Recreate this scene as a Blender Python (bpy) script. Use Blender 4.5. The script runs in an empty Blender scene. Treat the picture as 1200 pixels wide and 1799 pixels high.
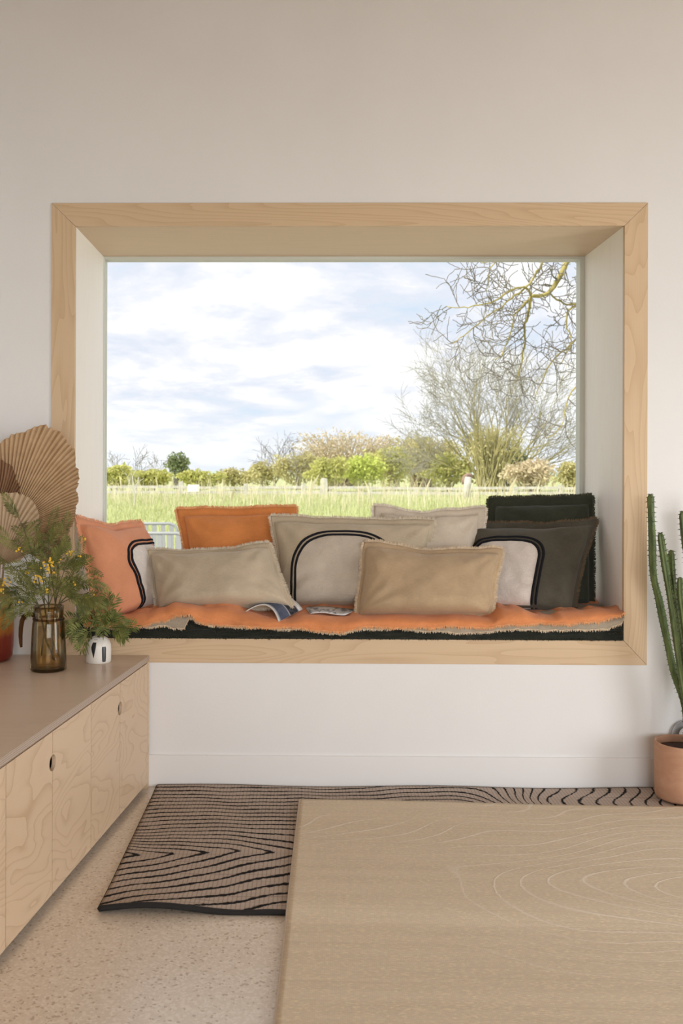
import bpy, math, random
import numpy as np
from mathutils import Vector, Matrix, noise as mnoise

SC = bpy.context.scene
COL = SC.collection
R = math.radians
rng = random.Random(11)

# ------------------------------------------------------------------ camera
CAM_D, CAM_H, FPX = 3.06, 0.995, 1700.0
PPX, PPY = 513.0, 830.0
cam_d = bpy.data.cameras.new('camera')
cam = bpy.data.objects.new('camera', cam_d)
COL.objects.link(cam)
CAM_R = Matrix.Rotation(R(0.775), 3, 'Z') @ Matrix.Rotation(R(90), 3, 'X') @ Matrix.Rotation(R(0.16), 3, 'Z')
CAM_P = Vector((0.0, -CAM_D, CAM_H))
cam.matrix_world = Matrix.Translation(CAM_P) @ CAM_R.to_4x4()
cam_d.sensor_fit = 'HORIZONTAL'
cam_d.sensor_width = 36.0
cam_d.lens = FPX / 1200.0 * 36.0
cam_d.shift_x = (600.0 - PPX) / 1200.0
cam_d.shift_y = (PPY - 899.5) / 1200.0
cam_d.clip_start, cam_d.clip_end = 0.05, 2000
cam_d.dof.use_dof = True
cam_d.dof.focus_distance = 3.1
cam_d.dof.aperture_fstop = 13.0
SC.camera = cam


def ray(px, py):
    return CAM_R @ Vector(((px - PPX) / FPX, -(py - PPY) / FPX, -1.0))


def P(px, py, Y):            # surveyed point on the plane y = Y
    d = ray(px, py)
    return CAM_P + d * ((Y - CAM_P.y) / d.y)


def PZ(px, py, z):           # surveyed point on a level z
    d = ray(px, py)
    return CAM_P + d * ((z - CAM_P.z) / d.z)


# ------------------------------------------------------------------ colour management
SC.view_settings.view_transform = 'Standard'
SC.view_settings.look = 'None'
SC.view_settings.exposure = 0.0
SC.view_settings.gamma = 1.0
SC.view_settings.use_curve_mapping = False
SC.cycles.caustics_refractive = False
SC.cycles.caustics_reflective = False


# ------------------------------------------------------------------ node helper
class NT:
    def __init__(s, tree):
        s.t = tree
        s.n = tree.nodes
        s.l = tree.links

    def new(s, kind, **kw):
        nd = s.n.new(kind)
        for k, v in kw.items():
            setattr(nd, k, v)
        return nd

    def put(s, sock, v):
        if hasattr(v, 'is_output') or isinstance(v, bpy.types.NodeSocket):
            s.l.new(v, sock)
        elif isinstance(v, (tuple, list)):
            sock.default_value = tuple(v) + ((1.0,) if len(v) == 3 and len(sock.default_value) == 4 else ())
        else:
            sock.default_value = v

    def math(s, op, a, b=0.0, c=0.0, clamp=False):
        nd = s.new('ShaderNodeMath', operation=op, use_clamp=clamp)
        for i, v in enumerate((a, b, c)):
            s.put(nd.inputs[i], v)
        return nd.outputs[0]

    def noise(s, vec, scale, detail=3.0, rough=0.5, dist=0.0):
        nd = s.new('ShaderNodeTexNoise')
        if vec is not None:
            s.l.new(vec, nd.inputs['Vector'])
        nd.inputs['Scale'].default_value = scale
        nd.inputs['Detail'].default_value = detail
        nd.inputs['Roughness'].default_value = rough
        nd.inputs['Distortion'].default_value = dist
        return nd.outputs['Fac']

    def coord(s, which='Object'):
        return s.new('ShaderNodeTexCoord').outputs[which]

    def mapping(s, vec, scale=(1, 1, 1), loc=(0, 0, 0), rot=(0, 0, 0)):
        nd = s.new('ShaderNodeMapping')
        s.l.new(vec, nd.inputs['Vector'])
        nd.inputs['Scale'].default_value = scale
        nd.inputs['Location'].default_value = loc
        nd.inputs['Rotation'].default_value = rot
        return nd.outputs[0]

    def ramp(s, fac, stops, interp='LINEAR'):
        nd = s.new('ShaderNodeValToRGB')
        s.l.new(fac, nd.inputs[0])
        cr = nd.color_ramp
        cr.interpolation = interp
        while len(cr.elements) < len(stops):
            cr.elements.new(0.5)
        for e, (p, c) in zip(cr.elements, stops):
            e.position = p
            e.color = tuple(c) + (1.0,) if len(c) == 3 else c
        return nd.outputs[0]

    def mix(s, fac, a, b, blend='MIX'):
        nd = s.new('ShaderNodeMix', data_type='RGBA', blend_type=blend)
        s.put(nd.inputs[0], fac)
        s.put(nd.inputs[6], a)
        s.put(nd.inputs[7], b)
        return nd.outputs[2]

    def bump(s, height, strength=0.3, dist=0.002):
        nd = s.new('ShaderNodeBump')
        nd.inputs['Strength'].default_value = strength
        nd.inputs['Distance'].default_value = dist
        s.l.new(height, nd.inputs['Height'])
        return nd.outputs[0]


MATS = {}


def mat(name, build):
    m = bpy.data.materials.new(name)
    m.use_nodes = True
    t = NT(m.node_tree)
    t.n.clear()
    out = t.new('ShaderNodeOutputMaterial')
    bs = t.new('ShaderNodeBsdfPrincipled')
    t.l.new(bs.outputs[0], out.inputs[0])
    t.out, t.bs = out, bs
    bs.inputs['Roughness'].default_value = 0.7
    build(t, bs)
    MATS[name] = m
    return m


def plain(name, col, rough=0.7, metal=0.0, spec=0.5, vary=0.0, vscale=20.0):
    def b(t, bs):
        if vary:
            f = t.noise(t.coord(), vscale, 4)
            c = t.ramp(f, [(0.25, [x * (1 - vary) for x in col]), (0.75, [min(1, x * (1 + vary)) for x in col])])
            t.l.new(c, bs.inputs['Base Color'])
        else:
            t.put(bs.inputs['Base Color'], col)
        bs.inputs['Roughness'].default_value = rough
        bs.inputs['Metallic'].default_value = metal
        bs.inputs['Specular IOR Level'].default_value = spec
    return mat(name, b)


# ------------------------------------------------------------------ sky and daylight
world = bpy.data.worlds.new('sky')
SC.world = world
world.use_nodes = True
wt = NT(world.node_tree)
wt.n.clear()
wo = wt.new('ShaderNodeOutputWorld')
bg = wt.new('ShaderNodeBackground')
wt.l.new(bg.outputs[0], wo.inputs[0])
sep = wt.new('ShaderNodeSeparateXYZ')
wt.l.new(wt.coord('Generated'), sep.inputs[0])
up = wt.math('MAXIMUM', sep.outputs[2], 0.0)
den = wt.math('ADD', up, 0.20)
cmb = wt.new('ShaderNodeCombineXYZ')
wt.l.new(wt.math('DIVIDE', sep.outputs[0], den), cmb.inputs[0])
wt.l.new(wt.math('DIVIDE', sep.outputs[1], den), cmb.inputs[1])
cmb.inputs[2].default_value = 4.3
big = wt.noise(cmb.outputs[0], 1.9, 6, 0.55, 0.35)
fine = wt.noise(cmb.outputs[0], 4.6, 5, 0.6, 0.2)
cov = wt.math('ADD', wt.math('MULTIPLY', big, 0.66), wt.math('MULTIPLY', fine, 0.34))
skyc = wt.ramp(cov, [(0.34, (0.62, 0.73, 0.87)), (0.42, (0.73, 0.77, 0.87)), (0.48, (0.84, 0.85, 0.91)), (0.53, (0.97, 0.97, 0.98))])
haze = wt.math('MULTIPLY', wt.math('SUBTRACT', 0.09, up), 7.0, clamp=True)
skyc = wt.mix(haze, skyc, (0.83, 0.87, 0.93))
ground_mask = wt.math('MULTIPLY', wt.math('MULTIPLY', sep.outputs[2], -20.0), 1.0, clamp=True)
skyc = wt.mix(ground_mask, skyc, (0.30, 0.36, 0.18))
wt.l.new(skyc, bg.inputs[0])
bg.inputs[1].default_value = 1.15

sd = bpy.data.lights.new('sun', 'SUN')
sd.energy = 5.2
sd.angle = R(12)
sd.color = (1.0, 0.95, 0.86)
sun = bpy.data.objects.new('sun', sd)
COL.objects.link(sun)
sun.rotation_euler = Vector((0.55, 0.45, -0.75)).to_track_quat('-Z', 'Y').to_euler()


def area(name, loc, direction, sx, sy, energy, color):
    d = bpy.data.lights.new(name, 'AREA')
    d.shape = 'RECTANGLE'
    d.size, d.size_y = sx, sy
    d.energy = energy
    d.color = color
    o = bpy.data.objects.new(name, d)
    COL.objects.link(o)
    o.location = loc
    o.rotation_euler = Vector(direction).to_track_quat('-Z', 'Z').to_euler()
    return o


# daylight that enters through the two glazed openings behind the camera
area('daylight_rear_glazing', (1.35, -6.42, 1.32), (0, 1, 0), 3.4, 1.6, 112.0, (0.95, 0.975, 1.0))
area('daylight_side_glazing', (3.32, -2.05, 0.74), (-1, 0, 0), 2.3, 1.3, 76.0, (0.95, 0.975, 1.0))


# ------------------------------------------------------------------ mesh helpers
def link(o, parent=None):
    COL.objects.link(o)
    if parent is not None:
        o.parent = parent
    return o


def mesh(name, verts, faces, m=None, parent=None, smooth=False, loc=None):
    me = bpy.data.meshes.new(name)
    if loc is not None:
        lx, ly, lz = loc
        verts = [(v[0] - lx, v[1] - ly, v[2] - lz) for v in verts]
    me.from_pydata([tuple(v) for v in verts], [], faces)
    me.validate()
    if smooth:
        me.polygons.foreach_set('use_smooth', [True] * len(me.polygons))
    if m is not None:
        me.materials.append(MATS[m] if isinstance(m, str) else m)
    o = bpy.data.objects.new(name, me)
    if loc is not None:
        o.location = loc
    return link(o, parent)


def tag(o, label=None, cat=None, group=None, kind=None):
    if label: o['label'] = label
    if cat: o['category'] = cat
    if group: o['group'] = group
    if kind: o['kind'] = kind
    return o


def thing(name, label, cat, loc=(0, 0, 0), group=None, kind=None):
    o = bpy.data.objects.new(name, None)
    o.empty_display_size = 0.05
    COL.objects.link(o)
    o.location = loc
    return tag(o, label, cat, group, kind)


class MB:
    """collects shapes into ONE mesh"""
    def __init__(s):
        s.v, s.f = [], []

    def box(s, x0, x1, y0, y1, z0, z1):
        return s.hexa([(x0, y0), (x1, y0), (x1, y1), (x0, y1)], z0, z1)

    def hexa(s, quad, z0, z1):
        n = len(quad)
        b = len(s.v)
        s.v += [(p[0], p[1], z0) for p in quad] + [(p[0], p[1], z1) for p in quad]
        s.f.append(tuple(b + i for i in range(n))[::-1])
        s.f.append(tuple(b + n + i for i in range(n)))
        for i in range(n):
            j = (i + 1) % n
            s.f.append((b + i, b + j, b + n + j, b + n + i))
        return s

    def prism(s, pts, off):           # 3-d polygon pushed along off
        n = len(pts)
        b = len(s.v)
        off = Vector(off)
        s.v += [tuple(p) for p in pts] + [tuple(Vector(p) + off) for p in pts]
        s.f.append(tuple(b + i for i in range(n))[::-1])
        s.f.append(tuple(b + n + i for i in range(n)))
        for i in range(n):
            j = (i + 1) % n
            s.f.append((b + i, b + j, b + n + j, b + n + i))
        return s

    def tube(s, pts, rad, sides=6, cap=True):
        pts = [Vector(p) for p in pts]
        n = len(pts)
        if n < 2:
            return s
        if not isinstance(rad, (list, tuple)):
            rad = [rad] * n
        b = len(s.v)
        t0 = (pts[1] - pts[0]).normalized()
        a = Vector((0, 0, 1)) if abs(t0.z) < 0.9 else Vector((1, 0, 0))
        nx = t0.cross(a).normalized()
        for i in range(n):
            t = (pts[min(i + 1, n - 1)] - pts[max(i - 1, 0)])
            if t.length < 1e-9:
                t = t0
            t = t.normalized()
            nx = (nx - t * nx.dot(t))
            if nx.length < 1e-6:
                nx = t.cross(Vector((0.3, 0.5, 0.8)))
            nx.normalize()
            ny = t.cross(nx)
            for k in range(sides):
                an = 2 * math.pi * k / sides
                s.v.append(tuple(pts[i] + (nx * math.cos(an) + ny * math.sin(an)) * rad[i]))
        for i in range(n - 1):
            for k in range(sides):
                k2 = (k + 1) % sides
                s.f.append((b + i * sides + k, b + i * sides + k2, b + (i + 1) * sides + k2, b + (i + 1) * sides + k))
        if cap:
            s.f.append(tuple(b + k for k in range(sides))[::-1])
            s.f.append(tuple(b + (n - 1) * sides + k for k in range(sides)))
        return s

    def lathe(s, prof, seg=40, c=(0, 0, 0)):
        b = len(s.v)
        for r, z in prof:
            for k in range(seg):
                an = 2 * math.pi * k / seg
                s.v.append((c[0] + r * math.cos(an), c[1] + r * math.sin(an), c[2] + z))
        for i in range(len(prof) - 1):
            for k in range(seg):
                k2 = (k + 1) % seg
                s.f.append((b + i * seg + k, b + i * seg + k2, b + (i + 1) * seg + k2, b + (i + 1) * seg + k))
        return s

    def ball(s, c, r, seg=6, rings=4):
        prof = [(max(1e-4, r * math.sin(math.pi * i / rings)), -r * math.cos(math.pi * i / rings)) for i in range(rings + 1)]
        return s.lathe(prof, seg, c)

    def quad(s, a, b_, c, d):
        b = len(s.v)
        s.v += [tuple(a), tuple(b_), tuple(c), tuple(d)]
        s.f.append((b, b + 1, b + 2, b + 3))
        return s

    def tri(s, a, b_, c):
        b = len(s.v)
        s.v += [tuple(a), tuple(b_), tuple(c)]
        s.f.append((b, b + 1, b + 2))
        return s

    def build(s, name, m, parent=None, smooth=False, loc=None, bevel=0.0, seg=2):
        o = mesh(name, s.v, s.f, m, parent, smooth, loc)
        if bevel:
            md = o.modifiers.new('bevel', 'BEVEL')
            md.width = bevel
            md.segments = seg
            md.limit_method = 'ANGLE'
            md.angle_limit = R(40)
        return o


def n3(x, y, z, s=1.0):
    return mnoise.noise(Vector((x * s, y * s, z * s)))


# ------------------------------------------------------------------ materials
def m_wall(t, bs):
    co = t.coord()
    f = t.noise(co, 3.0, 4)
    t.l.new(t.ramp(f, [(0.3, (0.80, 0.795, 0.79)), (0.7, (0.83, 0.825, 0.82))]), bs.inputs['Base Color'])
    bs.inputs['Roughness'].default_value = 0.85
    t.l.new(t.bump(t.noise(co, 160, 3), 0.12, 0.002), bs.inputs['Normal'])


mat('wall_paint', m_wall)
plain('baseboard_paint', (0.82, 0.81, 0.80), 0.5)


def wood(name, light, dark, axis='X', ring=26.0, strength=0.5, rough=0.5, fine=0.35, spec=0.3, stretch=7.0, sharp=2.2):
    """pale timber: long grain along axis, cathedral rings from a stretched noise"""
    def b(t, bs):
        co = t.new('ShaderNodeVectorMath', operation='ADD')
        t.l.new(t.coord(), co.inputs[0])
        t.l.new(t.math('MULTIPLY', t.new('ShaderNodeObjectInfo').outputs['Random'], 7.0), co.inputs[1])
        co = co.outputs[0]
        k = {'X': (1 / stretch, 1, 1), 'Y': (1, 1 / stretch, 1), 'Z': (1, 1, 1 / stretch)}[axis]
        k2 = {'X': (0.02, 1, 1), 'Y': (1, 0.02, 1), 'Z': (1, 1, 0.02)}[axis]
        v = t.mapping(co, k)
        base = t.noise(v, 5.0, 2.5, 0.5, 0.3)
        rings = t.math('FRACT', t.math('MULTIPLY', base, ring))
        rings = t.math('POWER', rings, sharp)
        v2 = t.mapping(co, k2)
        fib = t.noise(v2, 330.0, 3, 0.6)
        blot = t.noise(t.mapping(co, k), 3.0, 3)
        f = t.math('ADD', t.math('MULTIPLY', rings, strength), t.math('MULTIPLY', t.math('SUBTRACT', fib, 0.5), fine))
        f = t.math('ADD', f, t.math('MULTIPLY', t.math('SUBTRACT', blot, 0.5), 0.5), clamp=True)
        c = t.mix(f, light, dark)
        t.l.new(c, bs.inputs['Base Color'])
        bs.inputs['Roughness'].default_value = rough
        bs.inputs['Specular IOR Level'].default_value = spec
        t.l.new(t.bump(fib, 0.08, 0.001), bs.inputs['Normal'])
    return mat(name, b)


wood('casing_wood_level', (0.67, 0.50, 0.325), (0.48, 0.31, 0.165), 'X', 36, 0.42, stretch=9.0, sharp=3.0)
wood('casing_wood_upright', (0.67, 0.50, 0.325), (0.48, 0.31, 0.165), 'Z', 36, 0.42, stretch=9.0, sharp=3.0)
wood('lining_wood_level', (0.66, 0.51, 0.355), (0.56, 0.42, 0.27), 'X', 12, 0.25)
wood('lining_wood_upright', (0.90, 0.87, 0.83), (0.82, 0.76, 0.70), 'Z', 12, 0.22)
wood('door_ply', (0.62, 0.46, 0.31), (0.40, 0.255, 0.14), 'Y', 20, 0.55, 0.42, 0.25, 0.4, 2.6, 5.0)
wood('worktop_ply', (0.70, 0.55, 0.43), (0.58, 0.44, 0.33), 'X', 8, 0.25, 0.30, 0.3, 0.5)
wood('ceiling_ply', (0.36, 0.20, 0.075), (0.29, 0.16, 0.06), 'X', 10, 0.3, 0.6)
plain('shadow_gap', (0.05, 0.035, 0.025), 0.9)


def m_plyedge(t, bs):
    sp = t.new('ShaderNodeSeparateXYZ')
    t.l.new(t.coord(), sp.inputs[0])
    w = t.math('SINE', t.math('MULTIPLY', sp.outputs[2], 2 * math.pi / 0.0046))
    f = t.math('MULTIPLY_ADD', w, 0.35, 0.5)
    t.l.new(t.ramp(f, [(0.2, (0.30, 0.22, 0.17)), (0.8, (0.50, 0.40, 0.32))]), bs.inputs['Base Color'])
    bs.inputs['Roughness'].default_value = 0.5


mat('ply_edge', m_plyedge)


def m_terrazzo(t, bs):
    co = t.coord()
    v = t.new('ShaderNodeTexVoronoi', feature='F1')
    t.l.new(co, v.inputs['Vector'])
    v.inputs['Scale'].default_value = 190
    sp = t.new('ShaderNodeSeparateColor')
    t.l.new(v.outputs['Color'], sp.inputs[0])
    chips = t.ramp(sp.outputs[0], [(0.0, (0.38, 0.27, 0.18)), (0.06, (0.68, 0.585, 0.48)), (0.45, (0.74, 0.65, 0.54)), (0.75, (0.83, 0.75, 0.65)), (1.0, (0.90, 0.85, 0.78))], 'CONSTANT')
    v2 = t.new('ShaderNodeTexVoronoi', feature='F1')
    t.l.new(co, v2.inputs['Vector'])
    v2.inputs['Scale'].default_value = 34
    dots = t.math('LESS_THAN', v2.outputs['Distance'], 0.08)
    sp2 = t.new('ShaderNodeSeparateColor')
    t.l.new(v2.outputs['Color'], sp2.inputs[0])
    dots = t.math('MULTIPLY', dots, t.math('GREATER_THAN', sp2.outputs[1], 0.55))
    c = t.mix(0.75, (0.73, 0.64, 0.53), chips)
    c = t.mix(t.math('MULTIPLY', dots, 0.45), c, (0.22, 0.13, 0.07))
    c = t.mix(t.math('MULTIPLY', t.noise(co, 1.4, 3), 0.3), c, (0.68, 0.59, 0.48))
    t.l.new(c, bs.inputs['Base Color'])
    bs.inputs['Specular IOR Level'].default_value = 0.6
    bs.inputs['Roughness'].default_value = 0.3
    bs.inputs['Coat Weight'].default_value = 0.8
    bs.inputs['Coat Roughness'].default_value = 0.22
    t.l.new(t.bump(t.noise(co, 130, 2), 0.12, 0.001), bs.inputs['Normal'])


mat('terrazzo', m_terrazzo)


def glass(name, tint, refl=1.0, rough=0.0):
    def b(t, bs):
        t.n.remove(bs)
        tr = t.new('ShaderNodeBsdfTransparent')
        t.put(tr.inputs[0], tint)
        gl = t.new('ShaderNodeBsdfGlossy')
        gl.inputs['Roughness'].default_value = rough
        lw = t.new('ShaderNodeFresnel')
        lw.inputs[0].default_value = 1.45
        mx = t.new('ShaderNodeMixShader')
        t.l.new(t.math('MULTIPLY', lw.outputs[0], refl), mx.inputs[0])
        t.l.new(tr.outputs[0], mx.inputs[1])
        t.l.new(gl.outputs[0], mx.inputs[2])
        t.l.new(mx.outputs[0], t.out.inputs[0])
    return mat(name, b)


glass('window_glass', (0.985, 0.99, 0.985), 0.06)
glass('amber_glass', (0.90, 0.82, 0.64), 0.8, 0.02)
glass('clear_acrylic', (0.975, 0.975, 0.98), 0.6, 0.02)
glass('water', (0.97, 0.93, 0.84), 0.3)


def fabric(name, col, vary=0.14, weave=900.0, warm=None, rough=0.9, bump=0.35, slub=0.25):
    dark = [x * (1 - vary) for x in col]
    lite = [min(1, x * (1 + vary)) for x in col]

    def b(t, bs):
        co = t.coord()
        f1 = t.noise(co, 9.0, 4, 0.6)
        f2 = t.noise(t.mapping(co, (1, 1, 0.06)), weave, 2)
        f3 = t.noise(t.mapping(co, (0.06, 0.5, 1)), weave, 2)
        th = t.math('ADD', f2, f3)
        f = t.math('ADD', f1, t.math('MULTIPLY', t.math('SUBTRACT', th, 1.0), slub * 2), clamp=True)
        c = t.ramp(f, [(0.25, dark), (0.75, lite)])
        if warm:
            c = t.mix(t.math('MULTIPLY', t.noise(co, 4.0, 2), 0.6), c, warm)
        t.l.new(c, bs.inputs['Base Color'])
        bs.inputs['Roughness'].default_value = rough
        bs.inputs['Specular IOR Level'].default_value = 0.15
        bs.inputs['Sheen Weight'].default_value = 0.15
        wr = t.noise(co, 26.0, 4, 0.55, 0.6)
        h = t.math('ADD', t.math('MULTIPLY', th, 0.25), t.math('MULTIPLY', wr, 1.6))
        t.l.new(t.bump(h, bump, 0.004), bs.inputs['Normal'])
    return mat(name, b)


fabric('peach_linen', (0.66, 0.28, 0.145), warm=(0.68, 0.31, 0.19))
fabric('orange_linen', (0.66, 0.245, 0.075))
fabric('throw_orange', (0.72, 0.275, 0.11), bump=0.6)
fabric('beige_linen', (0.52, 0.435, 0.32))
fabric('stone_linen', (0.49, 0.41, 0.295))
fabric('stone_panel', (0.53, 0.465, 0.385), bump=0.5)
fabric('tan_linen', (0.47, 0.345, 0.215))
fabric('cream_linen', (0.60, 0.52, 0.42))
fabric('green_linen', (0.040, 0.045, 0.031), 0.25)
fabric('olive_linen', (0.085, 0.077, 0.058), 0.25)
fabric('white_panel', (0.70, 0.64, 0.59), bump=0.55, weave=500)
fabric('greige_throw', (0.40, 0.335, 0.255), bump=0.6)
fabric('black_green_throw', (0.022, 0.024, 0.018), 0.3, bump=0.8)
plain('stripe_yarn', (0.012, 0.012, 0.016), 0.9, spec=0.15)
plain('fringe_peach', (0.74, 0.36, 0.20), 0.9, vary=0.2, vscale=90)
plain('fringe_orange', (0.76, 0.36, 0.16), 0.9, vary=0.2, vscale=90)
plain('fringe_beige', (0.62, 0.54, 0.42), 0.9, vary=0.2, vscale=90)
plain('fringe_tan', (0.64, 0.51, 0.36), 0.9, vary=0.2, vscale=90)
plain('fringe_cream', (0.72, 0.64, 0.53), 0.9, vary=0.2, vscale=90)
plain('fringe_green', (0.055, 0.058, 0.035), 0.9, vary=0.3, vscale=90)
plain('fringe_olive', (0.12, 0.085, 0.05), 0.9, vary=0.3, vscale=90)

# ------------------------------------------------------------------ room shell
WX0, WX1, WZ0, WZ1 = -0.731, 1.003, 0.469, 1.774        # clear opening in the wall
CX0, CX1, CZ0, CZ1 = -0.805, 1.076, 0.392, 1.8465       # outside of the casing
DEP = 0.43                                              # wall depth to the glass
RX0, RX1, RY0, RH = -1.18, 3.40, -6.5, 2.95
LT = 0.02

b = MB()
b.box(-4.0, WX0 - LT, 0, 0.50, -0.3, RH + 0.2)
b.box(WX1 + LT, RX1 + 0.3, 0, 0.50, -0.3, RH + 0.2)
b.box(WX0 - LT, WX1 + LT, 0, 0.50, WZ1 + LT, RH + 0.2)
b.box(WX0 - LT, WX1 + LT, 0, 0.50, -0.3, WZ0 - LT)
tag(b.build('wall_front', 'wall_paint'), kind='structure')
tag(MB().box(-4.0, RX1 + 0.3, RY0 - 0.3, 0.0, -0.2, 0.0).build('floor', 'terrazzo'), kind='structure')
tag(MB().box(-4.0, RX1 + 0.3, RY0 - 0.3, 0.5, RH, RH + 0.2).build('ceiling', 'ceiling_ply'), kind='structure')
sk = math.tan(R(6.3))
tag(MB().hexa([(RX0, 0), (RX0 + sk * RY0, RY0), (RX0 + sk * RY0 - 0.2, RY0), (RX0 - 0.2, 0)], 0, RH).build('wall_left', 'wall_paint'), kind='structure')
b = MB()
b.box(RX1, RX1 + 0.2, RY0, -3.3, 0, RH).box(RX1, RX1 + 0.2, -0.8, 0, 0, RH).box(RX1, RX1 + 0.2, -3.3, -0.8, 1.8, RH)
tag(b.build('wall_right', 'wall_paint'), kind='structure')
b = MB()
b.box(-4.0, -0.45, RY0 - 0.2, RY0, 0, RH).box(3.15, RX1 + 0.2, RY0 - 0.2, RY0, 0, RH).box(-0.45, 3.15, RY0 - 0.2, RY0, 2.2, RH)
tag(b.build('wall_back', 'wall_paint'), kind='structure')

tag(MB().box(-3.9, RX1, -3.65, -3.35, 1.62, RH).build('light_block_beam', 'ceiling_ply'), kind='structure')  # unseen beam behind the camera, added to darken the upper wall

# glazed openings behind the camera
w = tag(bpy.data.objects.new('window_2', None), kind='structure'); COL.objects.link(w)
f = MB()
for x0, x1 in ((-0.45, -0.39), (1.32, 1.38), (3.09, 3.15)):
    f.box(x0, x1, RY0 - 0.12, RY0 - 0.06, 0, 2.2)
f.box(-0.45, 3.15, RY0 - 0.12, RY0 - 0.06, 2.14, 2.2).box(-0.45, 3.15, RY0 - 0.12, RY0 - 0.06, 0, 0.06)
f.build('window_frame', 'lining_wood_upright', w)
for x0, x1 in ((-0.39, 1.32), (1.38, 3.09)):
    MB().box(x0, x1, RY0 - 0.094, RY0 - 0.086, 0.06, 2.14).build('pane', 'window_glass', w)
w = tag(bpy.data.objects.new('window_3', None), kind='structure'); COL.objects.link(w)
f = MB()
for y0, y1 in ((-3.3, -3.24), (-0.86, -0.8)):
    f.box(RX1 + 0.06, RX1 + 0.12, y0, y1, 0, 1.8)
f.box(RX1 + 0.06, RX1 + 0.12, -3.3, -0.8, 1.74, 1.8).box(RX1 + 0.06, RX1 + 0.12, -3.3, -0.8, 0, 0.06)
f.build('window_frame', 'lining_wood_upright', w)
MB().box(RX1 + 0.086, RX1 + 0.094, -3.24, -0.86, 0.06, 1.74).build('pane', 'window_glass', w)

# baseboard: stands a little proud of the wall
o = MB().box(-0.62, RX1, -0.007, 0.0, 0.0, 0.1005).build('baseboard_front', 'baseboard_paint', bevel=0.0015)
tag(o, kind='structure')

# ---- deep box window
win = tag(bpy.data.objects.new('window_1', None), kind='structure')
COL.objects.link(win)
PR = -0.004


def board(name, pts, m, off):
    o = MB().prism(pts, off).build(name, m, win, bevel=0.0008)
    return o


J = 0.0004     # mitre joint
board('casing_board', [(CX0 + J, PR, CZ1), (CX1 - J, PR, CZ1), (WX1 - J, PR, WZ1), (WX0 + J, PR, WZ1)], 'casing_wood_level', (0, 0.016, 0))
board('casing_board', [(CX0 + J, PR, CZ0), (WX0 + J, PR, WZ0), (WX1 - J, PR, WZ0), (CX1 - J, PR, CZ0)], 'casing_wood_level', (0, 0.016, 0))
board('casing_board', [(CX0, PR, CZ0 + J), (CX0, PR, CZ1 - J), (WX0, PR, WZ1 - J), (WX0, PR, WZ0 + J)], 'casing_wood_upright', (0, 0.016, 0))
board('casing_board', [(CX1, PR, CZ0 + J), (WX1, PR, WZ0 + J), (WX1, PR, WZ1 - J), (CX1, PR, CZ1 - J)], 'casing_wood_upright', (0, 0.016, 0))
MB().box(WX0 - LT, WX0, 0.013, DEP + 0.05, WZ0, WZ1).build('lining_board', 'lining_wood_upright', win)
MB().box(WX1, WX1 + LT, 0.013, DEP + 0.05, WZ0, WZ1).build('lining_board', 'lining_wood_upright', win)
MB().box(WX0 - LT, WX1 + LT, 0.013, DEP + 0.05, WZ1, WZ1 + LT).build('lining_board', 'lining_wood_level', win)
MB().box(WX0 - LT, WX1 + LT, 0.013, DEP + 0.05, WZ0 - LT, WZ0).build('seat_board', 'casing_wood_level', win)
plain('sash_paint', (0.62, 0.64, 0.58), 0.5)
b = MB()
b.box(WX0, WX0 + 0.004, DEP, DEP + 0.05, WZ0, WZ1).box(WX1 - 0.017, WX1, DEP, DEP + 0.05, WZ0, WZ1)
b.box(WX0 + 0.004, WX1 - 0.017, DEP, DEP + 0.05, WZ1 - 0.010, WZ1).box(WX0 + 0.004, WX1 - 0.017, DEP, DEP + 0.05, WZ0, WZ0 + 0.03)
b.build('window_frame', 'sash_paint', win)
MB().box(WX0 + 0.004, WX1 - 0.017, DEP + 0.022, DEP + 0.028, WZ0 + 0.03, WZ1 - 0.010).build('pane', 'window_glass', win)

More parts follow.
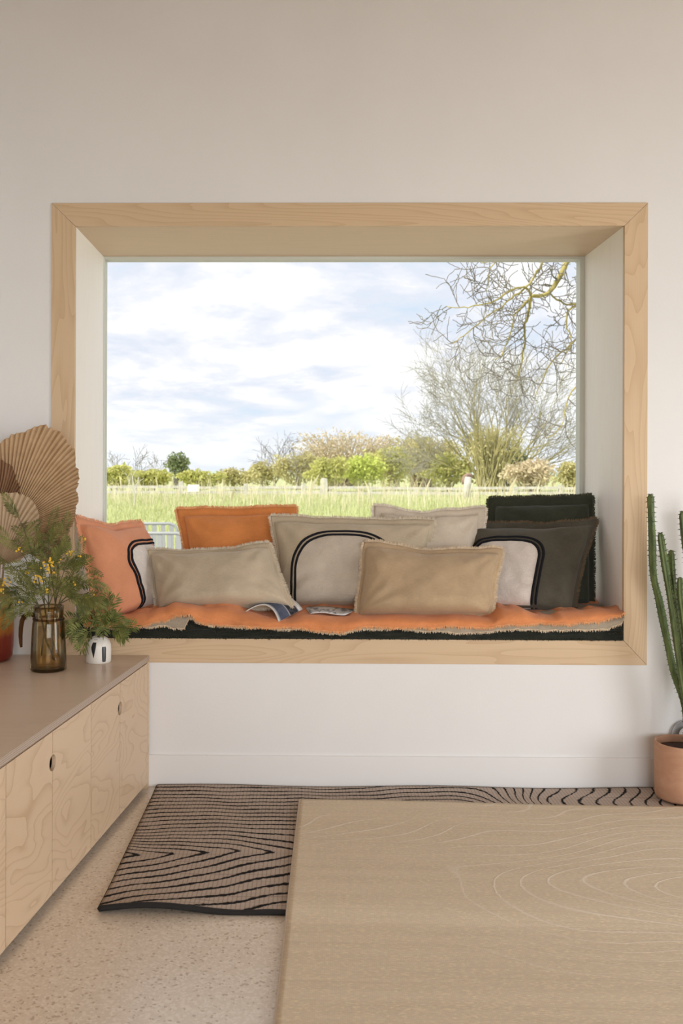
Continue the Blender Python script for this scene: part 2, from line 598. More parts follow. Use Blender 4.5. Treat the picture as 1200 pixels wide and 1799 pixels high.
# ------------------------------------------------------------------ rugs
def lines_mat(name, base, base2, line, width, strength, weave_col, wx, rough=0.95, jitter=0.28, gold=0.0, gold_col=(0, 0, 0)):
    def bd(t, bs):
        at = t.new('ShaderNodeAttribute', attribute_name='contour')
        co = t.coord()
        jit = t.noise(co, 95.0, 2)
        f = t.math('ADD', at.outputs['Fac'], t.math('MULTIPLY', t.math('SUBTRACT', jit, 0.5), jitter))
        fr = t.math('FRACT', f)
        d = t.math('ABSOLUTE', t.math('SUBTRACT', fr, 0.5))
        wat = t.new('ShaderNodeAttribute', attribute_name='line_width')
        ln = t.math('MULTIPLY', t.math('SUBTRACT', t.math('MULTIPLY', wat.outputs['Fac'], width), d), 14.0, clamp=True)
        ln = t.math('MULTIPLY', ln, strength)
        sp = t.new('ShaderNodeSeparateXYZ')
        t.l.new(co, sp.inputs[0])
        warp = t.math('SINE', t.math('MULTIPLY', sp.outputs[0], 2 * math.pi / wx))
        warp = t.math('POWER', t.math('MULTIPLY_ADD', warp, 0.5, 0.5), 7.0)
        weft = t.noise(t.mapping(co, (0.25, 1, 1)), 420.0, 2)
        mott = t.noise(t.mapping(co, (0.06, 1.6, 1)), 16.0, 4, 0.7)
        c = t.mix(t.math('MULTIPLY', t.math('ADD', t.math('MULTIPLY', weft, 0.7), t.math('MULTIPLY', t.math('SUBTRACT', mott, 0.25), 1.3)), 0.75, clamp=True), base, base2)
        c = t.mix(t.math('MULTIPLY', warp, 0.5), c, weave_col)
        cell = t.noise(t.mapping(co, (0.45, 1, 1)), 240.0, 2)
        c = t.mix(t.math('MULTIPLY', t.math('SUBTRACT', cell, 0.50), gold, clamp=True), c, gold_col)
        streak = t.noise(t.mapping(co, (0.012, 1, 1)), 130.0, 2)
        c = t.mix(t.math('MULTIPLY', t.math('SUBTRACT', streak, 0.58), 3.5, clamp=True), c, weave_col)
        c = t.mix(ln, c, line)
        t.l.new(c, bs.inputs['Base Color'])
        bs.inputs['Roughness'].default_value = rough
        bs.inputs['Specular IOR Level'].default_value = 0.15
        h = t.math('ADD', t.math('MULTIPLY', weft, 0.7), t.math('MULTIPLY', ln, 0.8))
        t.l.new(t.bump(h, 0.5, 0.003), bs.inputs['Normal'])
    return mat(name, bd)


lines_mat('dark_line_rug', (0.40, 0.325, 0.27), (0.58, 0.48, 0.41), (0.012, 0.011, 0.011), 0.19, 1.0, (0.20, 0.16, 0.13), 0.0105)
lines_mat('tan_rug', (0.56, 0.46, 0.335), (0.80, 0.69, 0.54), (0.86, 0.78, 0.69), 0.10, 0.6, (0.62, 0.51, 0.37), 0.004, jitter=0.12, gold=4.0, gold_col=(0.82, 0.70, 0.50))
plain('rug_binding_black', (0.014, 0.013, 0.013), 0.9)
plain('rug_binding_pale', (0.66, 0.56, 0.48), 0.9, vary=0.1, vscale=200)


def sstep(a, b_, x):
    t = np.clip((x - a) / (b_ - a), 0, 1)
    return t * t * (3 - 2 * t)


def rug(name, label, x0, x1, y0, y1, thick, fn, wfn, m, bind, lift, loc, rotz=0.0, step=0.0125, bindings=()):
    th = thing(name, label, 'rug', loc)
    th.rotation_euler = (0, 0, rotz)
    xs = np.arange(x0, x1 + step / 2, step)
    ys = np.arange(y0, y1 + step / 2, step)
    X, Y = np.meshgrid(xs, ys)
    Z = thick + lift(X, Y)
    nx, ny = len(xs), len(ys)
    v = np.stack([X.ravel(), Y.ravel(), Z.ravel()], 1).tolist()
    f = []
    for j in range(ny - 1):
        for i in range(nx - 1):
            a = j * nx + i
            f.append((a, a + 1, a + nx + 1, a + nx))
    # skirt
    border = [i for i in range(nx)] + [j * nx + nx - 1 for j in range(1, ny)] + [(ny - 1) * nx + i for i in range(nx - 2, -1, -1)] + [j * nx for j in range(ny - 2, 0, -1)]
    base = len(v)
    for k in border:
        p = v[k]
        v.append([p[0], p[1], max(0.0, p[2] - thick)])
    for i in range(len(border)):
        j = (i + 1) % len(border)
        f.append((border[j], border[i], base + i, base + j))
    C = np.concatenate([fn(X, Y).ravel(), np.zeros(len(border))])
    Wd = np.concatenate([wfn(X, Y).ravel(), np.zeros(len(border))])
    o = mesh('pile', v, f, m, th, True)
    for nm, arr in (('contour', C), ('line_width', Wd)):
        at = o.data.attributes.new(nm, 'FLOAT', 'POINT')
        at.data.foreach_set('value', arr.astype(np.float32))
    for side in bindings:
        if side == 'front': pts = [(x, y0, thick * 0.55 + float(lift(np.array(x), np.array(y0)))) for x in xs]
        if side == 'back': pts = [(x, y1, thick * 0.55 + float(lift(np.array(x), np.array(y1)))) for x in xs]
        if side == 'left': pts = [(x0, y, thick * 0.55 + float(lift(np.array(x0), np.array(y)))) for y in ys]
        rr = thick * (0.75 if side == 'front' else 0.45)
        MB().tube(pts, rr, 6).build('binding', bind, th, True)
    return th


def f_dark(X, Y):
    wob = 0.020 * np.sin(X * 6.0 + 1.0 + 2 * Y) + 0.009 * np.sin(X * 17.0 + Y * 9) + 0.004 * np.sin(X * 41 + Y * 13)
    yt = -0.565 + 0.06 * (X + 0.3)
    dy = Y - yt + wob * 0.6
    sm = np.sqrt(dy ** 2 + 0.006 ** 2)
    upper = (X + 0.2) / 0.085 * (1 - sstep(-0.02, 0.20, dy)) + sm / 0.031
    lower = (X + 0.2) / 0.085 * (1 - 0.45 * sstep(0.0, 0.28, -dy)) + sm / 0.047
    fa = np.where(dy > 0, upper, lower)
    k = sstep(0.42, 0.75, X)
    fb = (X - 0.3) / 0.045 + 0.75 * np.cos((Y + 0.10) * 24.0 + X * 1.5) + 0.25 * np.sin(X * 11)
    return fa * (1 - k) + (fb + 12.0) * k


def w_dark(X, Y):
    return 0.82 - 0.22 * sstep(0.4, 0.8, X) + 0.1 * np.sin(X * 23 + Y * 31)


def lift_dark(X, Y):
    e = np.clip((-0.72 - Y) / 0.16, 0, 1)
    back = np.clip((Y + 0.10) / 0.08, 0, 1)
    return e ** 2 * (0.007 + 0.008 * np.sin(X * 15 + 0.5)) * (1 - sstep(-0.12, -0.03, X)) + back * (0.003 + 0.003 * np.sin(X * 9 + 4.2))


rug('woven_rug', 'taupe flatweave rug with black wood-grain contour lines, lying along the baseboard', -0.462, 1.75, -0.885, -0.022, 0.009,
    f_dark, w_dark, 'dark_line_rug', 'rug_binding_black', lift_dark, (0, 0, 0), 0.0, 0.01, ('front', 'back', 'left'))


def f_tan(X, Y):
    # nested grain: loops around a knot to the right plus long waves to the left
    xc, yc = 1.02, -0.56
    dx, dy = X - xc, (Y - yc) * 1.25
    r = np.sqrt(dx ** 2 * np.where(dx < 0, 0.45, 1.0) + dy ** 2 + 0.004)
    w = 0.10 * np.sin(X * 4.0 + Y * 3.0) + 0.06 * np.sin(X * 9 - Y * 6)
    w = w + 0.05 * np.sin(X * 15 + 3 * np.sin(Y * 7)) + 0.04 * np.sin(Y * 22 + X * 5)
    return r / 0.054 + w * 7.0 + 1.1 * np.sin((Y + 0.4) * 9) * sstep(0.2, -0.7, Y)


def w_tan(X, Y):
    a = 0.25 + 0.75 * sstep(0.15, 0.75, X) * sstep(-1.05, -0.75, Y)
    b_ = 0.8 * np.exp(-((Y + 0.22 + 0.10 * X) / 0.13) ** 2)
    c = 0.75 * np.exp(-((Y + 0.70) / 0.1) ** 2) * sstep(0.25, 0.5, X)
    return np.clip(np.maximum(np.maximum(a * 0.8, b_), c), 0.0, 1.0)


rug('sisal_rug', 'plain sandy tan rug with faint pale grain lines, overlapping the black-lined rug', 0.0, 2.3, -2.2, 0.0, 0.010,
    f_tan, w_tan, 'tan_rug', 'rug_binding_pale', lambda X, Y: 0.010 * sstep(-0.78, -0.68, Y) + 0.002 * np.sin(X * 6) * sstep(-0.1, 0, Y), (-0.012, -0.172, 0.0), R(-1.9), 0.0125, ('back', 'left'))

# ------------------------------------------------------------------ low sideboard
CA = Vector((-0.491, -0.0085, 0.0))
CU = Vector((-math.sin(R(6.3)), -math.cos(R(6.3)), 0.0))
TOPZ = 0.4155


def CP(t, s, z):            # along the front from the wall, back from the front, height
    p = CA + CU * t
    return (p.x - s, p.y, z)


def cbox(bm, t0, t1, s0, s1, z0, z1):
    q = [CP(t0, s0, 0), CP(t0, s1, 0), CP(t1, s1, 0), CP(t1, s0, 0)]
    return bm.hexa([(p[0], p[1]) for p in q], z0, z1)


WT = 0.018
wt_root = thing('worktop', 'long plywood worktop over the low cabinets, with a layered edge', 'worktop', CP(0.9, 0.3, TOPZ - WT))
lw = Vector(CP(0.9, 0.3, TOPZ - WT))
cbox(MB(), 0.0, 1.62, 0.001, 0.62, TOPZ - WT, TOPZ).build('top_panel', 'worktop_ply', wt_root, loc=None)
cbox(MB(), 0.0, 1.62, 0.0, 0.001, TOPZ - WT, TOPZ).build('edge_banding', 'ply_edge', wt_root)
for ch in wt_root.children:
    ch.location = -lw


def door(t0, t1, hole_t, name, parent, off):
    """flat slab door with half of a round finger hole cut from the meeting edge"""
    z0, z1, g = 0.0185, TOPZ - WT - 0.003, 0.0016
    a, c = t0 + g, t1 - g
    hr, hz = 0.0185, 0.322
    out = []
    arc = [math.pi * i / 14 - math.pi / 2 for i in range(15)]
    if hole_t == 'far':        # hole on the t1 edge
        out = [(a, z0), (c, z0)] + [(c - hr * math.cos(q), hz + hr * math.sin(q)) for q in arc] + [(c, z1), (a, z1)]
    elif hole_t == 'near':
        out = [(a, z0), (c, z0), (c, z1), (a, z1)] + [(a + hr * math.cos(q), hz - hr * math.sin(q)) for q in arc]
    n = len(out)
    v = [CP(t, 0.0, z) for t, z in out] + [CP(t, 0.009, z) for t, z in out]
    f = [tuple(range(n)), tuple(range(2 * n - 1, n - 1, -1))]
    for i in range(n):
        j = (i + 1) % n
        f.append((j, i, n + i, n + j))
    o = mesh(name, v, f, 'door_ply', parent)
    o.location = -off
    return o


spots = [(0.018, 0.306, 0.556, 'low plywood cabinet unit nearest the window wall, two doors and a round finger hole'),
         (0.556, 0.827, 1.086, 'low plywood cabinet unit in the middle, wavy grain on two doors with finger hole'),
         (1.086, 1.350, 1.616, 'low plywood cabinet unit at the left picture edge, showing only a sliver')]
for t0, tm, t1, lab in spots:
    loc = Vector(CP((t0 + t1) / 2, 0.3, 0.0))
    c = thing('cabinet', lab, 'cabinet', loc, 'low plywood cabinets')
    bm = MB()
    cbox(bm, t0 + 0.0005, t1 - 0.0005, 0.020, 0.60, 0.016, 0.030)
    cbox(bm, t0 + 0.0005, t0 + 0.018, 0.020, 0.60, 0.030, TOPZ - WT)
    cbox(bm, t1 - 0.018, t1 - 0.0005, 0.020, 0.60, 0.030, TOPZ - WT)
    cbox(bm, t0 + 0.018, t1 - 0.018, 0.585, 0.60, 0.030, TOPZ - WT)
    bm.build('carcass', 'door_ply', c).location = -loc
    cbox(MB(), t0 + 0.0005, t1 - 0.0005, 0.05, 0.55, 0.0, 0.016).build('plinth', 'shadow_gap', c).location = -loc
    door(t0, tm, 'far', 'door', c, loc)
    door(tm, t1, 'near', 'door', c, loc)
if True:
    # slim end panel that closes the run against the wall
    loc = Vector(CP(0.008, 0.3, 0.048))
    e = cbox(MB(), 0.0, 0.0175, 0.0, 0.60, 0.0, TOPZ - WT - 0.0005).build('end_panel', 'door_ply')
    tag(e, 'narrow plywood end panel closing the cabinets against the white wall', 'panel')


# ------------------------------------------------------------------ cushions
def make_pillow(name, label, corners, T, m, fm, seed, flange=(0.024, 0.012, 0.002, 0.010), sag=(0.012, 0.0, 0.012, 0.012), panel=None, wr=0.0075, ear=0.0, fr_len=0.010):
    """corners: TL, TR, BR, BL in the room; T half thickness; sag: top, right, bottom, left inward bow"""
    TL, TR, BR, BL = [Vector(c) for c in corners]
    rg = random.Random(seed)
    base = (BL + BR) / 2
    ud = ((TR - TL) + (BR - BL)).normalized()
    vd = ((TL - BL) + (TR - BR)).normalized()
    nrm = ud.cross(vd).normalized()      # towards the viewer for u right, v up
    W = ((TR - TL).length + (BR - BL).length) / 2
    H = ((TL - BL).length + (TR - BR).length) / 2
    ft, fr_, fbm, fl_ = flange[0] / H, flange[1] / W, flange[2] / H, flange[3] / W

    def S(u, v, side=1, off=0.0):
        p = (TL * (1 - u) + TR * u) * v + (BL * (1 - u) + BR * u) * (1 - v)
        su, sv = math.sin(math.pi * u), math.sin(math.pi * v)
        ripple = 0.35 * math.sin(u * 9 + seed) * (1 - abs(2 * u - 1))
        p = p - vd * (sag[0] * (su ** 1.5) * v ** 2 * (1 + ripple)) - ud * (sag[1] * sv * u ** 2) + vd * (sag[2] * su * (1 - v) ** 2) + ud * (sag[3] * sv * (1 - u) ** 2)
        cr = (abs(2 * u - 1) ** 7) * (abs(2 * v - 1) ** 7)
        p = p - (ud * (2 * u - 1) + vd * (2 * v - 1)) * (0.003 * cr)
        p = p + vd * (0.0035 * v ** 6 * n3(u * 9 + seed * 3, 0.5, seed, 1.0)) + ud * (0.0025 * (2 * u - 1) ** 5 * n3(v * 8 + seed, 4.5, seed, 1.0))
        a = min(max((u - fl_) / (1 - fl_ - fr_), 0.0), 1.0)
        b_ = min(max((v - fbm) / (1 - ft - fbm), 0.0), 1.0)
        e = max(0.0, (1 - abs(2 * a - 1) ** 2.6) * (1 - abs(2 * b_ - 1) ** (2.4 if b_ > 0.5 else 7.0)))
        # fuller towards the bottom, like a settled filling
        h = T * 1.45 * (e ** 0.46) * (1.12 - 0.40 * (b_ - 0.35))
        inside = min(1.0, e * 6)
        q = p * 1.0
        wv = (n3(q.x, q.y, q.z, 9.0 + seed % 3) * 1.3 + n3(q.x + seed, q.y, q.z * 1.6, 24.0) * 0.6) * wr
        # creases that run in from the corners
        for cu, cv in ((0, 0), (1, 0), (0, 1), (1, 1)):
            du, dv = (u - cu) * W, (v - cv) * H
            rr = math.hypot(du, dv)
            an = math.atan2(dv, du)
            wv += 0.5 * wr * math.sin(an * 14 + seed + cu) * math.exp(-((rr - 0.09) / 0.06) ** 2)
        h += wv * inside * (1 if side > 0 else 0.6)
        fl = (1 - min(1.0, e * 40))
        flap = fl * (0.009 * n3(u * 7 + seed, v * 7, side * 0.0 + seed * 1.7, 1.0) + 0.010)
        return p + nrm * (side * (h + 0.0012) - flap) + nrm * off

    root = thing(name, label, 'cushion', base, 'cushions on the window seat')
    nu, nv = 40, 30

    def axis(f0, f1, n):
        inner = [f0 + (1 - f0 - f1) * (0.5 - 0.5 * math.cos(math.pi * i / n)) for i in range(n + 1)]
        return [0, f0 * 0.5] + inner + [1 - f1 * 0.5, 1]
    us, vs = axis(fl_, fr_, nu), axis(fbm, ft, nv)
    NU, NV = len(us), len(vs)
    verts, faces = [], []
    for side in (1, -1):
        for v in vs:
            for u in us:
                verts.append(S(u, v, side) - base)
    o2 = NU * NV
    for j in range(NV - 1):
        for i in range(NU - 1):
            a = j * NU + i
            faces.append((a, a + 1, a + NU + 1, a + NU))
            faces.append((o2 + a + 1, o2 + a, o2 + a + NU, o2 + a + NU + 1))
    ring = [i for i in range(NU)] + [j * NU + NU - 1 for j in range(1, NV)] + [(NV - 1) * NU + i for i in range(NU - 2, -1, -1)] + [j * NU for j in range(NV - 2, 0, -1)]
    for i in range(len(ring)):
        j = (i + 1) % len(ring)
        faces.append((ring[j], ring[i], o2 + ring[i], o2 + ring[j]))
    mesh('cover', verts, faces, m, root, True)
    # frayed edge
    fb = MB()
    per = []
    n = 330
    for k in range(n): per.append((k / n, 1.0, vd))
    for k in range(int(n * H / W)): per.append((1.0, 1 - k / (n * H / W), ud))
    for k in range(n): per.append((1 - k / n, 0.0, -vd))
    for k in range(int(n * H / W)): per.append((0.0, k / (n * H / W), -ud))
    for u, v, d in per:
        p = S(u, v, 1, -0.001) - base
        for q in range(2):
            L = fr_len * rg.uniform(0.55, 1.15)
            s_ = (ud if abs(d.dot(vd)) > 0.7 else vd)
            a = p + s_ * rg.uniform(-0.001, 0.001) - d * 0.001
            tip = a + d * L + s_ * rg.uniform(-0.3, 0.3) * L + nrm * rg.uniform(-0.35, 0.35) * L
            wv = s_ * 0.0011
            fb.quad(a - wv, a + wv, tip + wv * 0.6, tip - wv * 0.6)
    tag(fb.build('fringe', fm, root), kind='stuff')
    if panel:
        pm, u0, u1, v0, v1, rad, lab = panel
        # rounded rectangle in metres on the face
        ax0, ax1, az0, az1 = u0 * W, u1 * W, v0 * H, v1 * H

        def outline(grow):
            x0, x1, z1, r = ax0 - grow, ax1 + grow, az1 + grow, rad + grow
            pts = [(x0, az0 + (z1 - r - az0) * i / 14) for i in range(14)]
            pts += [(x0 + r - r * math.cos(q), z1 - r + r * math.sin(q)) for q in [math.pi / 2 * i / 14 for i in range(15)]]
            pts += [(x0 + r + (x1 - x0 - 2 * r) * i / 14, z1) for i in range(1, 14)]
            pts += [(x1 - r + r * math.sin(q), z1 - r + r * math.cos(q)) for q in [math.pi / 2 * i / 14 for i in range(15)]]
            pts += [(x1, z1 - r - (z1 - r - az0) * i / 14) for i in range(1, 15)]
            return [p for p in pts if 0.004 < p[0] < W - 0.004]
        rows, cols = 30, 26
        vv, ff = [], []
        for j in range(rows + 1):
            z = az0 + (az1 - az0) * j / rows
            ins = 0.0
            if z > az1 - rad:
                ins = rad - math.sqrt(max(0.0, rad ** 2 - (z - (az1 - rad)) ** 2))
            xa, xb = max(ax0 + ins, 0.004), min(ax1 - ins, W - 0.004)
            for i in range(cols + 1):
                x = xa + (xb - xa) * i / cols
                vv.append(S(x / W, z / H, 1, 0.0016) - base)
        for j in range(rows):
            for i in range(cols):
                a = j * (cols + 1) + i
                ff.append((a, a + 1, a + cols + 2, a + cols + 1))
        po = mesh('panel', vv, ff, pm, root, True)
        po['label'] = lab
        for grow in (0.0045, 0.0185):
            pts = outline(grow)
            vv, ff = [], []
            hw = 0.0043
            for i, (x, z) in enumerate(pts):
                xa, za = pts[max(i - 1, 0)]
                xb, zb = pts[min(i + 1, len(pts) - 1)]
                tx, tz = xb - xa, zb - za
                l = math.hypot(tx, tz) or 1
                ox, oz = -tz / l, tx / l
                for k, (w_, hgt) in enumerate(((-1, 0.0002), (-0.6, 0.0042), (0.6, 0.0042), (1, 0.0002))):
                    vv.append(S((x + ox * hw * w_) / W, (z + oz * hw * w_) / H, 1, hgt) - base)
            for i in range(len(pts) - 1):
                for k in range(3):
                    a = i * 4 + k
                    ff.append((a, a + 1, a + 5, a + 4))
            so = mesh('stripe', vv, ff, 'stripe_yarn', root, True)
            so['label'] = 'black woven stripe'
    return root


make_pillow('square_cushion', 'orange linen cushion standing against the window glass', [P(308, 893, .385), P(522, 888, .385), P(506, 1062, .335), P(336, 1062, .335)], 0.05,
            'orange_linen', 'fringe_orange', 3, flange=(0.028, 0.018, 0.002, 0.020), sag=(0.004, 0.006, 0, 0.010))
make_pillow('square_cushion', 'cream linen cushion with pale frayed edge, behind the tan lumbar cushion', [P(655, 886, .30), P(855, 890, .30), P(842, 1056, .25), P(662, 1056, .25)], 0.042,
            'cream_linen', 'fringe_cream', 5, flange=(0.026, 0.020, 0.002, 0.026), sag=(0.022, 0.008, 0, 0.008))
make_pillow('square_cushion', 'plain dark green cushion at the back right corner, against the side lining', [P(857, 874, .385), P(1041, 870, .275), P(1042, 1062, .24), P(858, 1062, .35)], 0.040,
            'green_linen', 'fringe_green', 7, flange=(0.030, 0.012, 0.002, 0.024), sag=(0.004, 0.0, 0, 0.0))
make_pillow('patterned_cushion', 'dark olive cushion with a white rounded panel and black stripes', [P(818, 916, .335), P(1050, 910, .195), P(1008, 1078, .10), P(800, 1072, .235)], 0.050,
            'olive_linen', 'fringe_olive', 8, flange=(0.026, 0.008, 0.002, 0.010), sag=(0.012, 0.012, 0, 0.0), panel=('white_panel', 0.10, 0.655, 0.012, 0.715, 0.065, 'white woven panel'))
make_pillow('patterned_cushion', 'stone beige cushion with a black double arch stripe, in the middle', [P(473, 903, .275), P(766, 910, .235), P(752, 1066, .15), P(487, 1066, .19)], 0.055,
            'stone_linen', 'fringe_beige', 13, sag=(0.010, 0.012, 0, 0.014), panel=('stone_panel', 0.135, 0.765, 0.012, 0.745, 0.13, 'pale stone woven panel'))
make_pillow('patterned_cushion', 'peach cushion with white panel and black stripes, leaning on the left lining', [P(138, 906, .0), P(252, 914, .345), P(300, 1064, .315), P(176, 1090, -.004)], 0.043,
            'peach_linen', 'fringe_peach', 17, sag=(0.020, 0.0, 0, 0.0), panel=('white_panel', 0.40, 1.05, 0.012, 0.70, 0.07, 'white woven panel'))
make_pillow('lumbar_cushion', 'pale beige lumbar cushion in front of the orange cushion', [P(256, 962, .20), P(474, 950, .17), P(516, 1064, .06), P(274, 1076, .09)], 0.048,
            'beige_linen', 'fringe_beige', 19, sag=(0.022, 0.008, 0, 0.004))
make_pillow('lumbar_cushion', 'tan lumbar cushion in front, overlapping the striped stone cushion', [P(639, 948, .135), P(886, 962, .12), P(866, 1080, .035), P(624, 1082, .045)], 0.052,
            'tan_linen', 'fringe_tan', 23, sag=(0.016, 0.006, 0, 0.004))


# ------------------------------------------------------------------ throws on the seat
def table(pts, x):
    for (a, va), (c, vc) in zip(pts, pts[1:]):
        if x <= c:
            t = min(max((x - a) / (c - a), 0), 1)
            t = t * t * (3 - 2 * t)
            return va + (vc - va) * t
    return pts[-1][1]


def zpx(y): return CAM_H - (y - 830) * 0.0018
def xpx(x): return (x - 536) * 0.0018


RIDGE = [(140, 1082), (215, 1083), (255, 1078), (285, 1070), (306, 1061), (330, 1064), (362, 1070), (395, 1067), (430, 1077), (480, 1085), (505, 1089), (540, 1082), (600, 1085), (640, 1083), (700, 1080), (760, 1083), (800, 1080), (835, 1082), (862, 1085), (885, 1070), (915, 1069), (945, 1078), (970, 1080), (985, 1074), (1020, 1072), (1050, 1068), (1090, 1071)]
HEM_O = [(140, 1104), (215, 1106), (255, 1103), (290, 1096), (312, 1086), (336, 1084), (352, 1096), (380, 1101), (450, 1105), (520, 1106), (600, 1114), (650, 1104), (700, 1106), (760, 1104), (820, 1101), (850, 1104), (900, 1099), (960, 1098), (1010, 1095), (1050, 1091), (1075, 1085), (1094, 1077)]
HEM_B = [(140, 1107), (215, 1109), (260, 1107), (292, 1104), (306, 1110), (324, 1110), (336, 1092), (352, 1101), (390, 1106), (450, 1109), (520, 1110), (600, 1117), (650, 1108), (700, 1110), (760, 1113), (800, 1115), (850, 1113), (880, 1109), (960, 1109), (1010, 1108), (1060, 1107), (1085, 1098), (1094, 1088)]


def throw(name, label, ridge, hem, dz, yfront, zback, m, fm, seed, x0, x1, thick, fr_len, wr, yback=0.40):
    rg = random.Random(seed)
    root = thing(name, label, 'blanket', ((x0 + x1) / 2, 0.15, WZ0), 'throws folded on the window seat')
    base = Vector(root.location)
    nx, ns = 260, 40

    def C(x, s):
        px = 536 + x / 0.0018
        zr, zh = zpx(table(ridge, px)) - dz, zpx(table(hem, px) - (6 if dz else 5))
        zh += 0.005 * n3(x + seed * 1.3, 0.2, seed, 17.0) + 0.003 * n3(x, 7.7, seed, 55.0)
        if s < 0.7:
            k = s / 0.7
            y = yback + (0.035 - yback) * k
            w_ = k ** 1.8
            z = zback * (1 - w_) + zr * w_
            z += wr * (n3(x + seed, y * 0.8, 0.3, 9.0) + 0.5 * n3(x * 1.3, y * 0.7 + seed, 3.3, 22.0)) * (0.35 + 0.65 * k) * (1 - 0.95 * math.exp(-((x + 0.05) / 0.13) ** 2 - ((y - 0.07) / 0.09) ** 2))
        else:
            k = (s - 0.7) / 0.3
            a = k * math.pi / 2
            y = 0.035 - (0.035 - yfront) * math.sin(min(1, k * 1.25) * math.pi / 2)
            zz = zr + (zh - zr) * (1 - math.cos(a)) ** 0.9
            z = zz
            y += (0.012 * n3(x * 1.0 + seed, z * 0.6, 1.0, 11.0) - 0.007 * abs(n3(x * 1.0 + seed, z * 1.5, 5.0, 21.0))) * k + 0.004 * math.sin(x * 55 + seed) * k * k * n3(x, 0, seed, 5)
        return Vector((x, y, z))
    vv, ff = [], []
    ss = [0.7 * i / 22 for i in range(22)] + [0.7 + 0.3 * i / 18 for i in range(19)]
    ns = len(ss)
    for i in range(nx + 1):
        x = x0 + (x1 - x0) * i / nx
        for s in ss:
            vv.append(C(x, s) - base)
    for i in range(nx):
        for j in range(ns - 1):
            a = i * ns + j
            ff.append((a, a + 1, a + ns + 1, a + ns))
    o = mesh('cloth', vv, ff, m, root, True)
    md = o.modifiers.new('thickness', 'SOLIDIFY')
    md.thickness = thick
    md.offset = -1
    fb = MB()
    n = int((x1 - x0) / 0.0016)
    for i in range(n):
        x = x0 + (x1 - x0) * (i + rg.random()) / n
        p = C(x, 1.0) - base
        L = fr_len * rg.uniform(0.4, 1.2)
        tip = p + Vector((rg.uniform(-0.6, 0.6) * L, -0.25 * L + rg.uniform(-.4, .2) * L, -L))
        up_ = Vector((0, -0.0015, fr_len * 0.35))
        fb.quad(p + up_ - Vector((0.0012, 0, 0)), p + up_ + Vector((0.0012, 0, 0)), tip + Vector((0.0006, 0, 0)), tip - Vector((0.0006, 0, 0)))
    tag(fb.build('fringe', fm, root), kind='stuff')
    return root


throw('orange_throw', 'rumpled orange linen throw on top of the window seat, under the cushions', RIDGE, HEM_O, 0.0, -0.022, zpx(1073) + 0.004, 'throw_orange', 'fringe_orange', 31,
      xpx(150), xpx(1093), 0.003, 0.0065, 0.034)
throw('greige_throw', 'greige throw with frayed hem peeping out under the orange one', RIDGE, HEM_B, 0.010, -0.016, zpx(1073) - 0.006, 'greige_throw', 'fringe_tan', 37,
      xpx(190), xpx(1092), 0.004, 0.006, 0.012)


def folded_throw(name, label, z0, z1, x0, x1, yf, m, fm, seed):
    rg = random.Random(seed)
    root = thing(name, label, 'blanket', ((x0 + x1) / 2, 0.2, z0), 'throws folded on the window seat')
    base = Vector(root.location)
    nl = 2
    hl = (z1 - z0) / nl
    for k in range(nl):
        vv, ff = [], []
        nx, na = 220, 10
        for i in range(nx + 1):
            x = x0 + (x1 - x0) * i / nx
            prof = [(0.42, 0.02)]
            for j in range(na + 1):
                a = -math.pi / 2 + math.pi * j / na
                yy = yf + (1 - math.cos(a)) * 0.010 + 0.010 * n3(x + k * 3, a * 0.3, seed, 14) + (0.004 if k else 0)
                prof.append((yy, 0.5 + 0.5 * math.sin(a)))
            prof.append((0.42, 0.98))
            for y, q in prof:
                vv.append(Vector((x, y, z0 + hl * (k + q) + (0.004 * n3(x, y * 2, k + seed, 11) if (q > 0.05 or k) else 0.0))) - base)
        npf = na + 3
        for i in range(nx):
            for j in range(npf - 1):
                a = i * npf + j
                ff.append((a, a + npf, a + npf + 1, a + 1))
        ff.append(tuple(range(npf)))
        ff.append(tuple(nx * npf + j for j in range(npf))[::-1])
        mesh('fold', vv, ff, m, root, True)
    fb = MB()
    n = 4200
    for i in range(n):
        x = x0 + (x1 - x0) * rg.random()
        z = z0 + rg.choice((0.002, 0.003, 0.006, hl, hl * 1.0, hl * 1.6)) + rg.uniform(-0.003, 0.003)
        L = rg.uniform(0.003, 0.007)
        p = Vector((x, yf + 0.004 + 0.010 * n3(x, 0, seed, 14), z)) - base
        tip = p + Vector((rg.uniform(-.7, .7) * L, -L, rg.uniform(-.9, .4) * L))
        fb.tri(p - Vector((0.0014, 0, 0)), p + Vector((0.0014, 0, 0)), tip)
    tag(fb.build('fringe', fm, root), kind='stuff')
    return root


folded_throw('dark_throw', 'thick blackish green folded throw at the bottom of the pile on the wooden seat', WZ0 + 0.0015, WZ0 + 0.050, WX0 + 0.006, WX1 - 0.004, -0.010, 'black_green_throw', 'fringe_green', 41)

# ------------------------------------------------------------------ open magazine
def m_print(t, bs):
    co = t.coord()
    uv = t.new('ShaderNodeAttribute', attribute_name='page').outputs['Vector']
    sp = t.new('ShaderNodeSeparateXYZ')
    t.l.new(uv, sp.inputs[0])
    band = t.ramp(sp.outputs[0], [(0.0, (0.75, 0.74, 0.73)), (0.10, (0.05, 0.065, 0.11)), (0.44, (0.09, 0.11, 0.17)), (0.47, (0.5, 0.5, 0.52)), (0.50, (0.015, 0.015, 0.02)), (0.80, (0.03, 0.03, 0.04)), (0.86, (0.78, 0.77, 0.76))], 'LINEAR')
    nz = t.noise(t.mapping(uv, (6, 14, 1)), 1.0, 5, 0.7)
    c = t.mix(t.math('MULTIPLY', t.math('SUBTRACT', nz, 0.45), 1.6, clamp=True), band, (0.17, 0.19, 0.24))
    t.l.new(c, bs.inputs['Base Color'])
    bs.inputs['Roughness'].default_value = 0.55
    bs.inputs['Specular IOR Level'].default_value = 0.3


mat('printed_page', m_print)
plain('page_paper', (0.72, 0.71, 0.69), 0.5)


